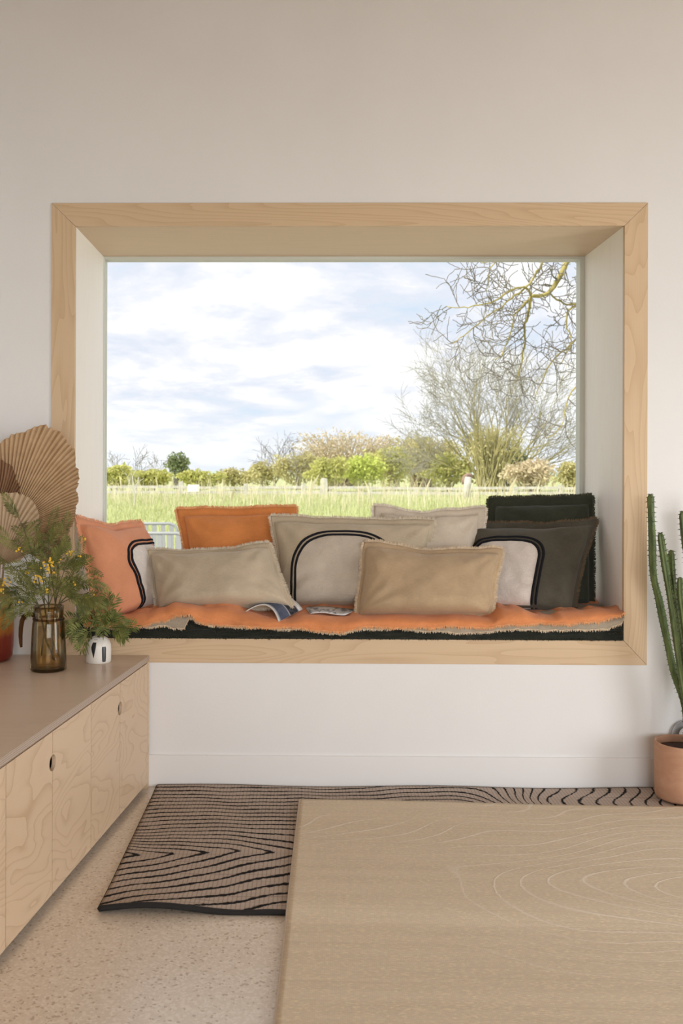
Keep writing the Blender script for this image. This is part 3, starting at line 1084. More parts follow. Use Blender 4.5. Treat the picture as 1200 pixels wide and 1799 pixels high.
def m_print2(t, bs):
    uv = t.new('ShaderNodeAttribute', attribute_name='page').outputs['Vector']
    nz = t.noise(t.mapping(uv, (1.2, 5, 1)), 1.6, 4, 0.6)
    t.l.new(t.ramp(nz, [(0.40, (0.16, 0.17, 0.20)), (0.52, (0.66, 0.66, 0.67))]), bs.inputs['Base Color'])
    bs.inputs['Roughness'].default_value = 0.3


mat('photo_page', m_print2)
mag = thing('magazine', 'open magazine with one half curled over, lying on the orange throw', 'magazine', P(505, 1088, 0.06))
mb0 = Vector(mag.location)


def sheet(name, fn, nu, nv, m, thick, label=None):
    vv, ff, uvs = [], [], []
    for i in range(nu + 1):
        for j in range(nv + 1):
            vv.append(Vector(fn(i / nu, j / nv)) - mb0)
            uvs.append((j / nv, i / nu, 0))
    for i in range(nu):
        for j in range(nv):
            a = i * (nv + 1) + j
            ff.append((a, a + nv + 1, a + nv + 2, a + 1))
    o = mesh(name, vv, ff, m, mag, True)
    at = o.data.attributes.new('page', 'FLOAT_VECTOR', 'POINT')
    at.data.foreach_set('vector', [c for u in uvs for c in u])
    md = o.modifiers.new('thickness', 'SOLIDIFY')
    md.thickness = thick
    o.data.materials.append(MATS['page_paper'])
    md.material_offset_rim = 1
    md.material_offset = 1
    md.offset = -1
    if label: o['label'] = label
    return o


ma, mc, mz = P(424, 1079, .035), P(466, 1062, .02), P(490, 1092, -.012)
me_ = P(532, 1070, .095) - mz


def curl(u, v):
    a = ma.lerp(mc, 0.0)
    ctrl = mc * 2 - (ma + mz) * 0.5
    p = ma * (1 - u) ** 2 + ctrl * 2 * u * (1 - u) + mz * u * u
    e = Vector((me_.x * (0.2 + 0.8 * u), me_.y, me_.z * u + 0.004 * (1 - u)))
    return p + e * v


sheet('curled_pages', curl, 18, 8, 'printed_page', 0.0035, 'curled pages printed with dark blue photos')
sheet('lower_page', lambda u, v: P(434, 1081, .035).lerp(P(488, 1090, .0), u) + Vector((0.02 * u, 0.13, 0.002)) * v + Vector((0, 0, 0.006 * math.sin(math.pi * u))), 8, 4, 'page_paper', 0.002)
sheet('flat_page', lambda u, v: P(545, 1084, .04).lerp(P(606, 1084, .03), u).lerp(P(536, 1073, .12).lerp(P(628, 1074, .10), u), v) + Vector((0, 0, 0.012 + 0.004 * math.sin(u * 5))), 8, 6, 'photo_page', 0.003)


# ------------------------------------------------------------------ vessels on the worktop
amber_loc = PZ(85, 1177, TOPZ)
car = thing('carafe', 'amber glass carafe with a hooked handle, holding mimosa branches in water', 'carafe', amber_loc)
prof = [(0.0001, 0.0), (0.046, 0.0), (0.0515, 0.003), (0.0525, 0.008), (0.050, 0.070), (0.0465, 0.136), (0.0445, 0.146), (0.0425, 0.151), (0.0425, 0.158), (0.0435, 0.170), (0.0438, 0.188),
        (0.0418, 0.188), (0.0413, 0.170), (0.0403, 0.157), (0.0405, 0.150), (0.0428, 0.143), (0.0445, 0.134), (0.048, 0.070), (0.0495, 0.014), (0.047, 0.009), (0.0001, 0.009)]
MB().lathe(prof, 56).build('body', 'amber_glass', car, True)
MB().lathe([(0.0001, 0.0095), (0.0465, 0.0095), (0.0485, 0.014), (0.0468, 0.080), (0.0448, 0.124), (0.0001, 0.1242)], 40).build('water', 'water', car, True)
glass('amber_glass_deep', (0.42, 0.26, 0.11), 0.8, 0.03)
hp = [(-0.041, 0.158), (-0.050, 0.163), (-0.062, 0.163), (-0.072, 0.156), (-0.078, 0.142), (-0.081, 0.122), (-0.082, 0.100), (-0.081, 0.078), (-0.0795, 0.066)]
MB().tube([(x, 0, z) for x, z in hp], [0.0065, 0.007, 0.0072, 0.0072, 0.007, 0.0065, 0.006, 0.005, 0.0035], 10).build('handle', 'amber_glass_deep', car, True)
MB().lathe([(0.0442, 0.147), (0.0458, 0.149), (0.0458, 0.152), (0.0432, 0.1535)], 48).build('collar', 'amber_glass_deep', car, True)

vase_loc = PZ(173, 1163, TOPZ)
plain('white_ceramic', (0.80, 0.77, 0.71), 0.35)
plain('black_glaze', (0.01, 0.01, 0.012), 0.3)
vase = thing('bud_vase', 'small white domed ceramic vase with black brush marks', 'vase', vase_loc)
vprof = [(0.0001, 0.0), (0.0355, 0.0), (0.0378, 0.002), (0.0382, 0.012), (0.0385, 0.040), (0.0375, 0.052), (0.0345, 0.063), (0.0290, 0.0715), (0.021, 0.077), (0.0165, 0.0785), (0.0150, 0.0780), (0.0150, 0.060), (0.028, 0.045), (0.030, 0.006), (0.0001, 0.006)]
MB().lathe(vprof, 48).build('body', 'white_ceramic', vase, True)


def vr(z):
    outer = vprof[2:10]
    for (r0, z0), (r1, z1) in zip(outer, outer[1:]):
        if z <= z1:
            return r0 + (r1 - r0) * (z - z0) / (z1 - z0)
    return outer[-1][0]


def stroke(rows):
    """rows: (z, angle from, angle to) painted on the round wall"""
    vv, ff = [], []
    n = 8
    for z, a0, a1 in rows:
        for i in range(n + 1):
            a = R(a0 + (a1 - a0) * i / n)
            r = vr(z) + 0.0006
            vv.append((r * math.cos(a), r * math.sin(a), z))
    for j in range(len(rows) - 1):
        for i in range(n):
            a = j * (n + 1) + i
            ff.append((a, a + 1, a + n + 2, a + n + 1))
    o = mesh('brush_mark', vv, ff, 'black_glaze', vase, True)
    o['label'] = 'black painted brush mark'


stroke([(0.019, -100, -99), (0.028, -104, -97), (0.040, -109, -93), (0.050, -112, -90), (0.062, -108, -89), (0.073, -106, -84)])
stroke([(0.006, -57, -47), (0.008, -61, -44), (0.02, -62, -43), (0.045, -63, -42), (0.052, -61, -44)])
stroke([(0.006, -170, -160), (0.02, -175, -158), (0.05, -174, -159)])


def m_twotone(t, bs):
    co = t.coord()
    sp = t.new('ShaderNodeSeparateXYZ')
    t.l.new(co, sp.inputs[0])
    z = t.math('ADD', sp.outputs[2], t.math('MULTIPLY', t.math('SUBTRACT', t.noise(co, 60, 4), 0.5), 0.02))
    z = t.math('DIVIDE', z, 0.25)
    c = t.ramp(z, [(0.0, (0.16, 0.018, 0.012)), (0.30, (0.22, 0.03, 0.018)), (0.40, (0.36, 0.13, 0.02)), (0.62, (0.40, 0.21, 0.035)), (1.0, (0.44, 0.28, 0.07))])
    t.l.new(c, bs.inputs['Base Color'])
    bs.inputs['Roughness'].default_value = 0.22
    bs.inputs['Transmission Weight'].default_value = 0.15


mat('two_tone_glass', m_twotone)
tall_loc = PZ(-17, 1160, TOPZ)
tall = MB().lathe([(0.0001, 0.0), (0.052, 0.0), (0.060, 0.004), (0.066, 0.016), (0.069, 0.045), (0.0705, 0.10), (0.0695, 0.15), (0.066, 0.19), (0.058, 0.215), (0.042, 0.232), (0.036, 0.240), (0.037, 0.250),
                   (0.033, 0.250), (0.032, 0.240), (0.038, 0.228), (0.054, 0.211), (0.0655, 0.15), (0.066, 0.05), (0.058, 0.012), (0.0001, 0.010)], 48).build('glass_vase', 'two_tone_glass', None, True)
tall.location = tall_loc
tag(tall, 'tall glass vase shading from amber down to dark red, holding the dried palm fans', 'vase')


# ------------------------------------------------------------------ dried palm fans
def palm_mat(name, c0, c1):
    def bd(t, bs):
        co = t.coord()
        at = t.new('ShaderNodeAttribute', attribute_name='pleat').outputs['Fac']
        f = t.math('ADD', t.math('MULTIPLY', at, 0.45), t.math('MULTIPLY', t.noise(co, 30, 4), 0.55))
        t.l.new(t.ramp(f, [(0.2, c0), (0.8, c1)]), bs.inputs['Base Color'])
        bs.inputs['Roughness'].default_value = 0.6
        bs.inputs['Specular IOR Level'].default_value = 0.3
        bs.inputs['Subsurface Weight'].default_value = 0.0
    return mat(name, bd)


palm_mat('palm_straw', (0.34, 0.205, 0.10), (0.58, 0.405, 0.24))
palm_mat('palm_brown', (0.15, 0.075, 0.035), (0.30, 0.165, 0.09))
palm_mat('palm_pale', (0.38, 0.255, 0.15), (0.60, 0.45, 0.30))


def palm(label, cpx, cpy, Y, tab, m, pleats, seed, stem_to, tilt=0.0):
    rg = random.Random(seed)
    c = P(cpx, cpy, Y)
    k = (Y + CAM_D) / FPX
    root = thing('palm_fan', label, 'dried palm', c, 'dried palm fans')
    a0, a1 = tab[0][0], tab[-1][0]
    vv, ff, pl = [], [], []
    NR = 16
    na = pleats * 2
    jag = [rg.uniform(0.985, 1.012) for _ in range(na + 1)]
    for i in range(na + 1):
        adeg = a0 + (a1 - a0) * i / na
        rad = table(tab, adeg) * k * jag[i // 2 * 2 if i % 2 == 0 else i] * (1.0 if i % 2 else 0.988)
        for j in range(NR + 1):
            s = j / NR
            r = rad * (0.05 + 0.95 * s)
            bend = 5.0 * s * s * math.sin(R(adeg) * 2 + seed)     # slightly curved ribs
            a = R(adeg + bend)
            amp = (0.0008 + 0.0030 * s) * (1 if i % 2 else -1) * (0.7 + 0.5 * n3(i * 0.37, seed, s * 2))
            cup = -0.02 * s * s + 0.012 * math.sin(R(adeg) * 2.0) * s + tilt * r * math.cos(a)
            vv.append((r * math.cos(a), -amp + cup, r * math.sin(a)))
            pl.append(1.0 if i % 2 else 0.0)
    for i in range(na):
        for j in range(NR):
            q = i * (NR + 1) + j
            ff.append((q, q + NR + 1, q + NR + 2, q + 1))
    o = mesh('blade', vv, ff, m, root, False)
    at = o.data.attributes.new('pleat', 'FLOAT', 'POINT')
    at.data.foreach_set('value', pl)
    md = o.modifiers.new('thickness', 'SOLIDIFY')
    md.thickness = 0.0007
    e = Vector(stem_to) - c
    MB().tube([Vector((0, 0.002, 0.01)), e * 0.35 + Vector((0, 0.01, 0)), e * 0.7 + Vector((0, 0.004, 0)), e], 0.0032, 8).build('stalk', m, root, True)


stem_at = Vector(tall_loc) + Vector((0, 0, 0.02))
palm('large straw coloured pleated palm fan reaching up beside the window casing', 10, 940, -0.10,
     [(-38, 92), (-20, 104), (0, 112), (20, 128), (35, 146), (48, 172), (58, 194), (67, 208), (74, 206), (84, 182), (96, 158), (112, 138), (135, 112)], 'palm_straw', 74, 3, stem_at + Vector((0.01, 0.01, 0)), 0.10)
palm('small dark brown palm fan at the left picture edge', -25, 938, -0.135,
     [(15, 58), (35, 76), (43, 90), (53, 108), (65, 130), (75, 139), (90, 130), (115, 112), (150, 80)], 'palm_brown', 52, 5, stem_at + Vector((-0.012, 0, 0)), -0.05)
palm('pale lower palm fan, half hidden behind the mimosa', 0, 992, -0.165,
     [(12, 40), (30, 60), (41, 80), (50, 100), (60, 120), (70, 132), (81, 131), (95, 126), (115, 108), (150, 70)], 'palm_pale', 36, 9, stem_at + Vector((0.004, -0.012, 0)), 0.0)


# ------------------------------------------------------------------ mimosa
def leaf_mat(name, c0, c1, scale=40):
    def bd(t, bs):
        f = t.noise(t.coord(), scale, 3)
        t.l.new(t.ramp(f, [(0.3, c0), (0.7, c1)]), bs.inputs['Base Color'])
        bs.inputs['Roughness'].default_value = 0.55
        bs.inputs['Specular IOR Level'].default_value = 0.3
        bs.inputs['Subsurface Weight'].default_value = 0.0
    return mat(name, bd)


leaf_mat('mimosa_leaf', (0.055, 0.070, 0.017), (0.26, 0.26, 0.070), 25)
leaf_mat('fern_leaf', (0.065, 0.090, 0.020), (0.27, 0.29, 0.080), 25)
plain('mimosa_stem', (0.10, 0.085, 0.04), 0.7)
plain('mimosa_wet_stem', (0.05, 0.05, 0.02), 0.6)
plain('mimosa_blossom', (0.82, 0.52, 0.05), 0.8)


def rvec(rg, s=1.0):
    return Vector((rg.uniform(-s, s), rg.uniform(-s, s), rg.uniform(-s, s)))


def frond(bm, base, d, L, rg, pairs=13, plen=0.020, pw=0.0011, droop=0.25):
    d = Vector(d).normalized()
    side = d.cross(Vector((rg.uniform(-.4, .4), -1, rg.uniform(-.2, .6)))).normalized()
    nrm = side.cross(d).normalized()
    pts = []
    p = Vector(base)
    n = pairs
    for i in range(n + 1):
        pts.append(p.copy())
        d = (d + Vector((0, 0, -droop / n)) + rvec(rg, 0.02)).normalized()
        p = p + d * (L / n)
    bm.tube(pts, [0.0007 * (1 - 0.6 * i / n) for i in range(n + 1)], 3, False)
    for i in range(1, n + 1):
        t = i / n
        l = plen * (0.45 + 0.75 * math.sin(math.pi * (0.12 + 0.80 * t)))
        f = (pts[i] - pts[i - 1]).normalized()
        for sg in (-1, 1):
            w = (side * sg * 0.72 + f * 0.72 + nrm * rg.uniform(-0.15, 0.3) + rvec(rg, 0.1)).normalized()
            q = w.cross(nrm).normalized() * pw
            a = pts[i]
            m_ = a + w * l * 0.5
            e = a + w * l + Vector((0, 0, -0.12 * l))
            bm.quad(a, m_ - q, e, m_ + q)
    w = (pts[-1] - pts[-2]).normalized()
    q = side * pw
    bm.quad(pts[-1], pts[-1] + w * plen * .4 - q, pts[-1] + w * plen * .8, pts[-1] + w * plen * .4 + q)


def bez(a, c, b_, n=10):
    return [a * (1 - i / n) ** 2 + c * 2 * (i / n) * (1 - i / n) + b_ * (i / n) ** 2 for i in range(n + 1)]


def sprig(name, label, root_pts, tips, seed, leafm, fl=0, pairs=13, plen=0.020, L=(0.05, 0.08), nper=5, flowers=(), group=None, cat='foliage', pw=0.0017, start=0.35, wet=None):
    rg = random.Random(seed)
    base = Vector(root_pts[0])
    root = thing(name, label, cat, base, group)
    st, lf, fb = MB(), MB(), MB()
    st.tube([Vector(p) - base for p in root_pts], [0.0028 - 0.0008 * i / len(root_pts) for i in range(len(root_pts))], 6)
    a = Vector(root_pts[-1])
    for tip in tips:
        tip = Vector(tip)
        mid = (a + tip) / 2 + Vector((0, 0, 0.25 * (tip - a).length)) + rvec(rg, 0.012)
        pts = bez(a, mid, tip, 12)
        st.tube([p - base for p in pts], [0.0017 * (1 - 0.6 * i / 12) for i in range(13)], 5)
        for k in range(nper):
            t = start + (1 - start) * (k + rg.random() * 0.6) / nper
            i = min(11, int(t * 12))
            tang = (pts[i + 1] - pts[i]).normalized()
            d = tang * 0.8 + rvec(rg, 0.95)
            d.y *= 0.7
            frond(lf, pts[i] - base, d, rg.uniform(*L), rg, pairs, plen * rg.uniform(0.8, 1.15), pw, rg.uniform(0.1, 0.55))
        frond(lf, pts[-1] - base, (pts[-1] - pts[-2]) + rvec(rg, 0.006), L[1] * rg.uniform(.8, 1), rg, pairs, plen, pw, 0.3)
    for c, n, sp in flowers:
        for _ in range(n):
            p = Vector(c) + rvec(rg, sp)
            fb.ball(p - base, rg.uniform(0.0022, 0.0038), 6, 4)
    st.build('stem', 'mimosa_stem', root, True)
    tag(lf.build('leaflets', leafm, root, False), kind='stuff')
    if flowers:
        o = tag(fb.build('blossoms', 'mimosa_blossom', root, True), kind='stuff')
        o['label'] = 'yellow ball blossoms'
    return root


Yc = amber_loc.y
neck = amber_loc + Vector((0, 0, 0.165))


def from_carafe(dx, dy, bx, bz=0.03):
    return [amber_loc + Vector((bx, dy * 0.6, bz)), amber_loc + Vector(((bx + dx) / 2 - 0.004, dy, 0.09)), neck + Vector((dx, dy, 0)), neck + Vector((dx * 1.3, dy, 0.025))]


G = 'mimosa branches in the carafe'
sprig('mimosa_branch', 'mimosa branch in the carafe rising highest, in front of the palm fans', from_carafe(-0.012, 0.012, 0.034),
      [P(30, 905, Yc + .03), P(62, 955, Yc + .04), P(18, 950, Yc)], 1, 'mimosa_leaf', flowers=[(P(33, 965, Yc - .01), 5, .008), (P(52, 1000, Yc - .02), 9, .012)], group=G)
sprig('mimosa_branch', 'mimosa branch in the carafe spreading to the left picture edge', from_carafe(-0.02, -0.012, 0.02),
      [P(-8, 975, Yc - .02), P(-14, 1020, Yc - .03), P(5, 1050, Yc - .04), P(40, 1062, Yc - .05)], 2, 'mimosa_leaf', flowers=[(P(12, 1022, Yc - .05), 11, .012), (P(0, 1040, Yc - .05), 7, .010), (P(36, 1055, Yc - .06), 4, .006)], group=G)
sprig('mimosa_branch', 'mimosa branch in the carafe with the densest yellow blossom, at the centre', from_carafe(0.004, -0.018, -0.018, 0.045),
      [P(92, 985, Yc - .05), P(70, 1005, Yc - .06), P(105, 1030, Yc - .06), P(55, 1035, Yc - .05)], 3, 'mimosa_leaf', flowers=[(P(84, 990, Yc - .07), 24, .016), (P(90, 1005, Yc - .07), 10, .010), (P(68, 1018, Yc - .07), 14, .013), (P(78, 1036, Yc - .07), 4, .01)], group=G)
sprig('mimosa_branch', 'mimosa branch in the carafe standing up towards the window casing', from_carafe(0.012, 0.016, 0.01),
      [P(84, 938, Yc + .04), P(110, 945, Yc + .05), P(122, 985, Yc + .03)], 4, 'mimosa_leaf', flowers=[(P(122, 972, Yc + .02), 6, .008), (P(100, 985, Yc), 6, .01)], group=G)
sprig('mimosa_branch', 'mimosa branch in the carafe arching right across the peach cushion', from_carafe(0.022, 0.0, 0.028, 0.05),
      [P(140, 985, Yc + .02), P(152, 1022, Yc + .01), P(140, 1045, Yc - .01), P(158, 1050, Yc + .03)], 5, 'mimosa_leaf', flowers=[(P(146, 950, Yc + .02), 2, .008), (P(140, 978, Yc + .01), 3, .008), (P(170, 1012, Yc + .02), 1, .003), (P(148, 1050, Yc), 4, .007), (P(163, 1046, Yc), 1, .003), (P(130, 1025, Yc - .01), 2, .006)], group=G)

vn = vase_loc + Vector((0, 0, 0.078))


def in_vase(dx, dy):
    return [vase_loc + Vector((dx * 0.4, dy * 0.4, 0.02)), vn + Vector((dx * 0.3, dy * 0.3, 0)), vn + Vector((dx, dy, 0.016))]


G2 = 'feathery sprigs in the bud vase'
Yv = vase_loc.y
kw = dict(pairs=6, plen=0.031, pw=0.0024, L=(0.030, 0.047), nper=4, start=0.4, group=G2)
sprig('leafy_sprig', 'feathery green sprig in the bud vase pointing up', in_vase(0.0, 0.004), [P(165, 1068, Yv + .03), P(192, 1072, Yv + .02), P(178, 1085, Yv - .02)], 21, 'fern_leaf', **kw)
sprig('leafy_sprig', 'feathery green sprig in the bud vase fanning out to the right', in_vase(0.006, -0.004), [P(206, 1088, Yv), P(212, 1104, Yv - .03), P(198, 1108, Yv - .05)], 22, 'fern_leaf', **kw)
sprig('leafy_sprig', 'feathery green sprig in the bud vase drooping left towards the carafe', in_vase(-0.006, -0.003), [P(140, 1088, Yv), P(132, 1106, Yv - .02), P(150, 1118, Yv - .05)], 23, 'fern_leaf', **kw)


# ------------------------------------------------------------------ cactus in its pot
def m_clay(t, bs):
    co = t.coord()
    f = t.noise(t.mapping(co, (1, 1, 2.2), rot=(0.4, 0.5, 0)), 14, 5, 0.6, 1.2)
    t.l.new(t.ramp(f, [(0.3, (0.52, 0.28, 0.17)), (0.7, (0.60, 0.345, 0.225))]), bs.inputs['Base Color'])
    bs.inputs['Roughness'].default_value = 0.75


mat('terracotta', m_clay)
plain('potting_soil', (0.06, 0.028, 0.018), 0.95, vary=0.5, vscale=150)
POT = Vector((1.150, -0.112, 0.0125))
pot = thing('plant_pot', 'plain terracotta cylinder pot on the rug by the baseboard', 'pot', POT)
MB().lathe([(0.0001, 0.0), (0.072, 0.0), (0.079, 0.003), (0.083, 0.010), (0.084, 0.05), (0.0845, 0.165), (0.0840, 0.170), (0.0805, 0.170), (0.080, 0.163), (0.079, 0.145), (0.078, 0.01), (0.0001, 0.01)], 64).build('body', 'terracotta', pot, True)
MB().lathe([(0.0001, 0.150), (0.03, 0.151), (0.06, 0.149), (0.079, 0.148), (0.0785, 0.12), (0.0001, 0.12)], 32).build('soil', 'potting_soil', pot, True)


def m_cactus(t, bs):
    co = t.coord()
    f = t.noise(t.mapping(co, (1, 1, 0.3)), 60, 3)
    t.l.new(t.ramp(f, [(0.3, (0.05, 0.085, 0.022)), (0.7, (0.15, 0.20, 0.06))]), bs.inputs['Base Color'])
    bs.inputs['Roughness'].default_value = 0.5


mat('cactus_skin', m_cactus)
plain('cactus_spine', (0.05, 0.035, 0.02), 0.8)
cact = thing('cactus', 'tall branching green ribbed cactus with small dark spines, in the terracotta pot', 'cactus', POT + Vector((0, 0, 0.145)))
cb = Vector(cact.location)


def cstem(pts, r, ribs=5, seed=0):
    rg = random.Random(seed)
    pts = [Vector(p) for p in pts]
    # smooth resample (Catmull-Rom)
    out = []
    for i in range(len(pts) - 1):
        p0, p1, p2, p3 = pts[max(i - 1, 0)], pts[i], pts[i + 1], pts[min(i + 2, len(pts) - 1)]
        n = max(3, int((p2 - p1).length / 0.007))
        for k in range(n):
            t = k / n
            out.append(0.5 * ((2 * p1) + (p2 - p0) * t + (2 * p0 - 5 * p1 + 4 * p2 - p3) * t * t + (3 * p1 - p0 - 3 * p2 + p3) * t ** 3))
    out.append(pts[-1])
    N = len(out)
    sides = ribs * 4
    vv, ff = [], []
    nx = Vector((1, 0, 0))
    sp = MB()
    for i, p in enumerate(out):
        t = (out[min(i + 1, N - 1)] - out[max(i - 1, 0)]).normalized()
        nx = (nx - t * nx.dot(t)).normalized()
        ny = t.cross(nx)
        end = min(1.0, (N - 1 - i) / 3.0)
        rr = r * (0.35 + 0.65 * math.sqrt(end)) * (1 + 0.08 * math.sin(i * 0.23 + seed))
        for k in range(sides):
            a = 2 * math.pi * k / sides
            q = rr * (0.62 + 0.46 * (0.5 + 0.5 * math.cos(a * ribs)) ** 1.5 + 0.05 * math.sin(i * 2.1) * (0.5 + 0.5 * math.cos(a * ribs)) ** 4)
            vv.append(p + (nx * math.cos(a) + ny * math.sin(a)) * q - cb)
        if i % 2 == 0:
            for k in range(ribs):
                a = 2 * math.pi * k / ribs
                o_ = (nx * math.cos(a) + ny * math.sin(a))
                b0 = p + o_ * rr * 1.0 - cb
                for _ in range(2):
                    tip = b0 + (o_ + rvec(rg, 0.5)) * rg.uniform(0.003, 0.006) * (1.5 if i > N - 14 else 1)
                    sp.tri(b0 - t * 0.0012, b0 + t * 0.0012, tip)
    for i in range(N - 1):
        for k in range(sides):
            k2 = (k + 1) % sides
            ff.append((i * sides + k, i * sides + k2, (i + 1) * sides + k2, (i + 1) * sides + k))
    ff.append(tuple((N - 1) * sides + k for k in range(sides)))
    o = mesh('stem', vv, ff, 'cactus_skin', cact, True)
    tag(sp.build('spines', 'cactus_spine', o), kind='stuff')


soil = POT + Vector((0, 0, 0.146))
cstem([soil + Vector((0.012, 0, 0)), P(1203, 1240, -.10), P(1183, 1175, -.09), P(1171, 1120, -.085), P(1158, 1055, -.08), P(1148, 1010, -.08), P(1146, 950, -.08), P(1144, 905, -.08), P(1143, 868, -.08)], 0.0105, 4, 1)
cstem([soil + Vector((0.02, -0.02, 0)), P(1206, 1240, -.12), P(1193, 1160, -.12), P(1184, 1090, -.12), P(1176, 1040, -.12), P(1168, 990, -.12), P(1160, 936, -.12)], 0.0098, 5, 2)
cstem([soil + Vector((0.03, 0.01, 0)), P(1209, 1230, -.08), P(1196, 1130, -.07), P(1185, 1050, -.07), P(1181, 1010, -.07), P(1179, 966, -.07)], 0.0095, 4, 3)
cstem([P(1186, 1060, -.07), P(1178, 1030, -.075), P(1172, 1000, -.08), P(1171, 974, -.08)], 0.0075, 4, 4)
cstem([soil + Vector((0.04, -0.01, 0)), P(1216, 1220, -.13), P(1207, 1140, -.14), P(1200, 1080, -.14), P(1196, 1045, -.14), P(1195, 1014, -.14)], 0.0092, 5, 5)
cstem([soil + Vector((0.05, 0.01, 0)), P(1224, 1200, -.1), P(1222, 1100, -.1), P(1210, 1000, -.1), P(1203, 940, -.1), P(1199, 898, -.1)], 0.0105, 5, 6)
cstem([soil + Vector((0.045, 0.03, 0)), P(1232, 1210, -.08), P(1245, 1100, -.08), P(1250, 990, -.08), P(1249, 880, -.08)], 0.011, 5, 7)

# ------------------------------------------------------------------ wall socket
so_c = P(1205, 1290, 0.0)
sock = thing('wall_socket', 'round clear cover plate of a wall socket behind the cactus pot', 'socket', so_c)


def disc(name, prof, m):
    o = MB().lathe(prof, 48).build(name, m, sock, True)
    o.rotation_euler = (R(90), 0, 0)
    return o


plain('socket_white', (0.74, 0.74, 0.75), 0.4)
plain('socket_line', (0.5, 0.49, 0.5), 0.5)
plain('socket_hole', (0.05, 0.04, 0.05), 0.5)
disc('cover_plate', [(0.0001, 0.002), (0.045, 0.002), (0.0465, 0.003), (0.0465, 0.007), (0.045, 0.008), (0.0001, 0.008)], 'clear_acrylic')
disc('rim', [(0.0455, 0.001), (0.0468, 0.001), (0.0468, 0.0085), (0.0455, 0.0085), (0.0455, 0.001)], 'socket_line')
disc('insert', [(0.0001, 0.0085), (0.024, 0.0085), (0.0255, 0.0095), (0.0245, 0.0105), (0.0001, 0.0100)], 'socket_white')
disc('insert_rim', [(0.0252, 0.0085), (0.0262, 0.0085), (0.0262, 0.0108), (0.0252, 0.0108), (0.0252, 0.0085)], 'socket_line')
for dx, dz in ((-0.020, 0.0), (-0.0125, 0.001), (0.010, 0.0)):
    o = disc('pin_hole', [(0.0001, 0.0112), (0.0022, 0.0112), (0.0022, 0.0090), (0.0001, 0.0090)], 'socket_hole')
    o.location = (dx, 0, dz)

# ------------------------------------------------------------------ the field outside
GZ = -0.33


def m_meadow(t, bs):
    co = t.coord()
    f = t.noise(co, 0.35, 6, 0.65)
    f2 = t.noise(t.mapping(co, (1, 0.5, 1)), 9, 4)
    m_ = t.math('ADD', t.math('MULTIPLY', f, 0.6), t.math('MULTIPLY', f2, 0.4))
    t.l.new(t.ramp(m_, [(0.35, (0.34, 0.39, 0.16)), (0.5, (0.41, 0.44, 0.21)), (0.65, (0.50, 0.50, 0.29))]), bs.inputs['Base Color'])
    bs.inputs['Roughness'].default_value = 0.9
    bs.inputs['Specular IOR Level'].default_value = 0.1


mat('meadow', m_meadow)
b = MB()
b.quad((-160, 0.5, GZ), (200, 0.5, GZ), (200, 420, GZ), (-160, 420, GZ))
tag(b.build('ground', 'meadow'), kind='structure')
plain('bounce_stone', (0.52, 0.49, 0.44), 0.85, vary=0.15, vscale=3)
tag(MB().box(-6, 9, 0.5, 7.5, GZ, GZ + 0.02).build('bounce_paving', 'bounce_stone'), kind='structure')  # hidden pale paving, added to bounce neutral light into the window reveal
plain('far_hill', (0.36, 0.42, 0.36), 0.95, vary=0.2, vscale=0.02)
vv, ff = [], []
for i in range(121):
    x = -220 + 500 * i / 120
    h = 0.6 + 2.2 * (0.5 + 0.5 * n3(x * 0.012, 3.1, 0)) + 0.7 * n3(x * 0.09, 7, 0)
    for y, z in ((360, GZ - 1), (362, GZ + h * 0.7), (372, GZ + h), (400, GZ + h), (420, GZ - 1)):
        vv.append((x, y, z))
for i in range(120):
    for j in range(4):
        a = i * 5 + j
        ff.append((a, a + 5, a + 6, a + 1))
tag(mesh('hills', vv, ff, 'far_hill', None, True), kind='structure')


def leafy(name, c0, c1, sc=0.6):
    def bd(t, bs):
        f = t.noise(t.coord(), sc, 5, 0.7)
        t.l.new(t.ramp(f, [(0.3, c0), (0.7, c1)]), bs.inputs['Base Color'])
        bs.inputs['Roughness'].default_value = 0.8
        bs.inputs['Specular IOR Level'].default_value = 0.1
        tr = t.new('ShaderNodeBsdfTranslucent')
        t.put(tr.inputs[0], c1)
        mx = t.new('ShaderNodeMixShader')
        mx.inputs[0].default_value = 0.35
        t.l.new(bs.outputs[0], mx.inputs[1])
        t.l.new(tr.outputs[0], mx.inputs[2])
        t.l.new(mx.outputs[0], t.out.inputs[0])
    return mat(name, bd)


leafy('leaf_yellow_green', (0.44, 0.46, 0.14), (0.66, 0.64, 0.25))
leafy('leaf_olive', (0.44, 0.42, 0.19), (0.64, 0.58, 0.30))
leafy('leaf_bright', (0.50, 0.58, 0.12), (0.70, 0.74, 0.24))
leafy('leaf_dark', (0.17, 0.22, 0.11), (0.34, 0.38, 0.19))
leafy('leaf_blush', (0.54, 0.46, 0.30), (0.72, 0.62, 0.43))
leafy('grass_green', (0.42, 0.48, 0.20), (0.62, 0.64, 0.36), 1.5)
leafy('grass_dry', (0.68, 0.60, 0.42), (0.82, 0.76, 0.58), 1.5)
plain('bark_grey', (0.20, 0.18, 0.15), 0.9, vary=0.3, vscale=3)
plain('twig_grey', (0.33, 0.31, 0.25), 0.9)
plain('bark_olive', (0.38, 0.34, 0.15), 0.9, vary=0.35, vscale=1.2)
plain('bark_lichen', (0.40, 0.34, 0.12), 0.9, vary=0.4, vscale=5)
plain('bark_pale', (0.66, 0.64, 0.58), 0.9)
plain('twig_tan', (0.42, 0.35, 0.22), 0.9)
nrg = np.random.default_rng(5)


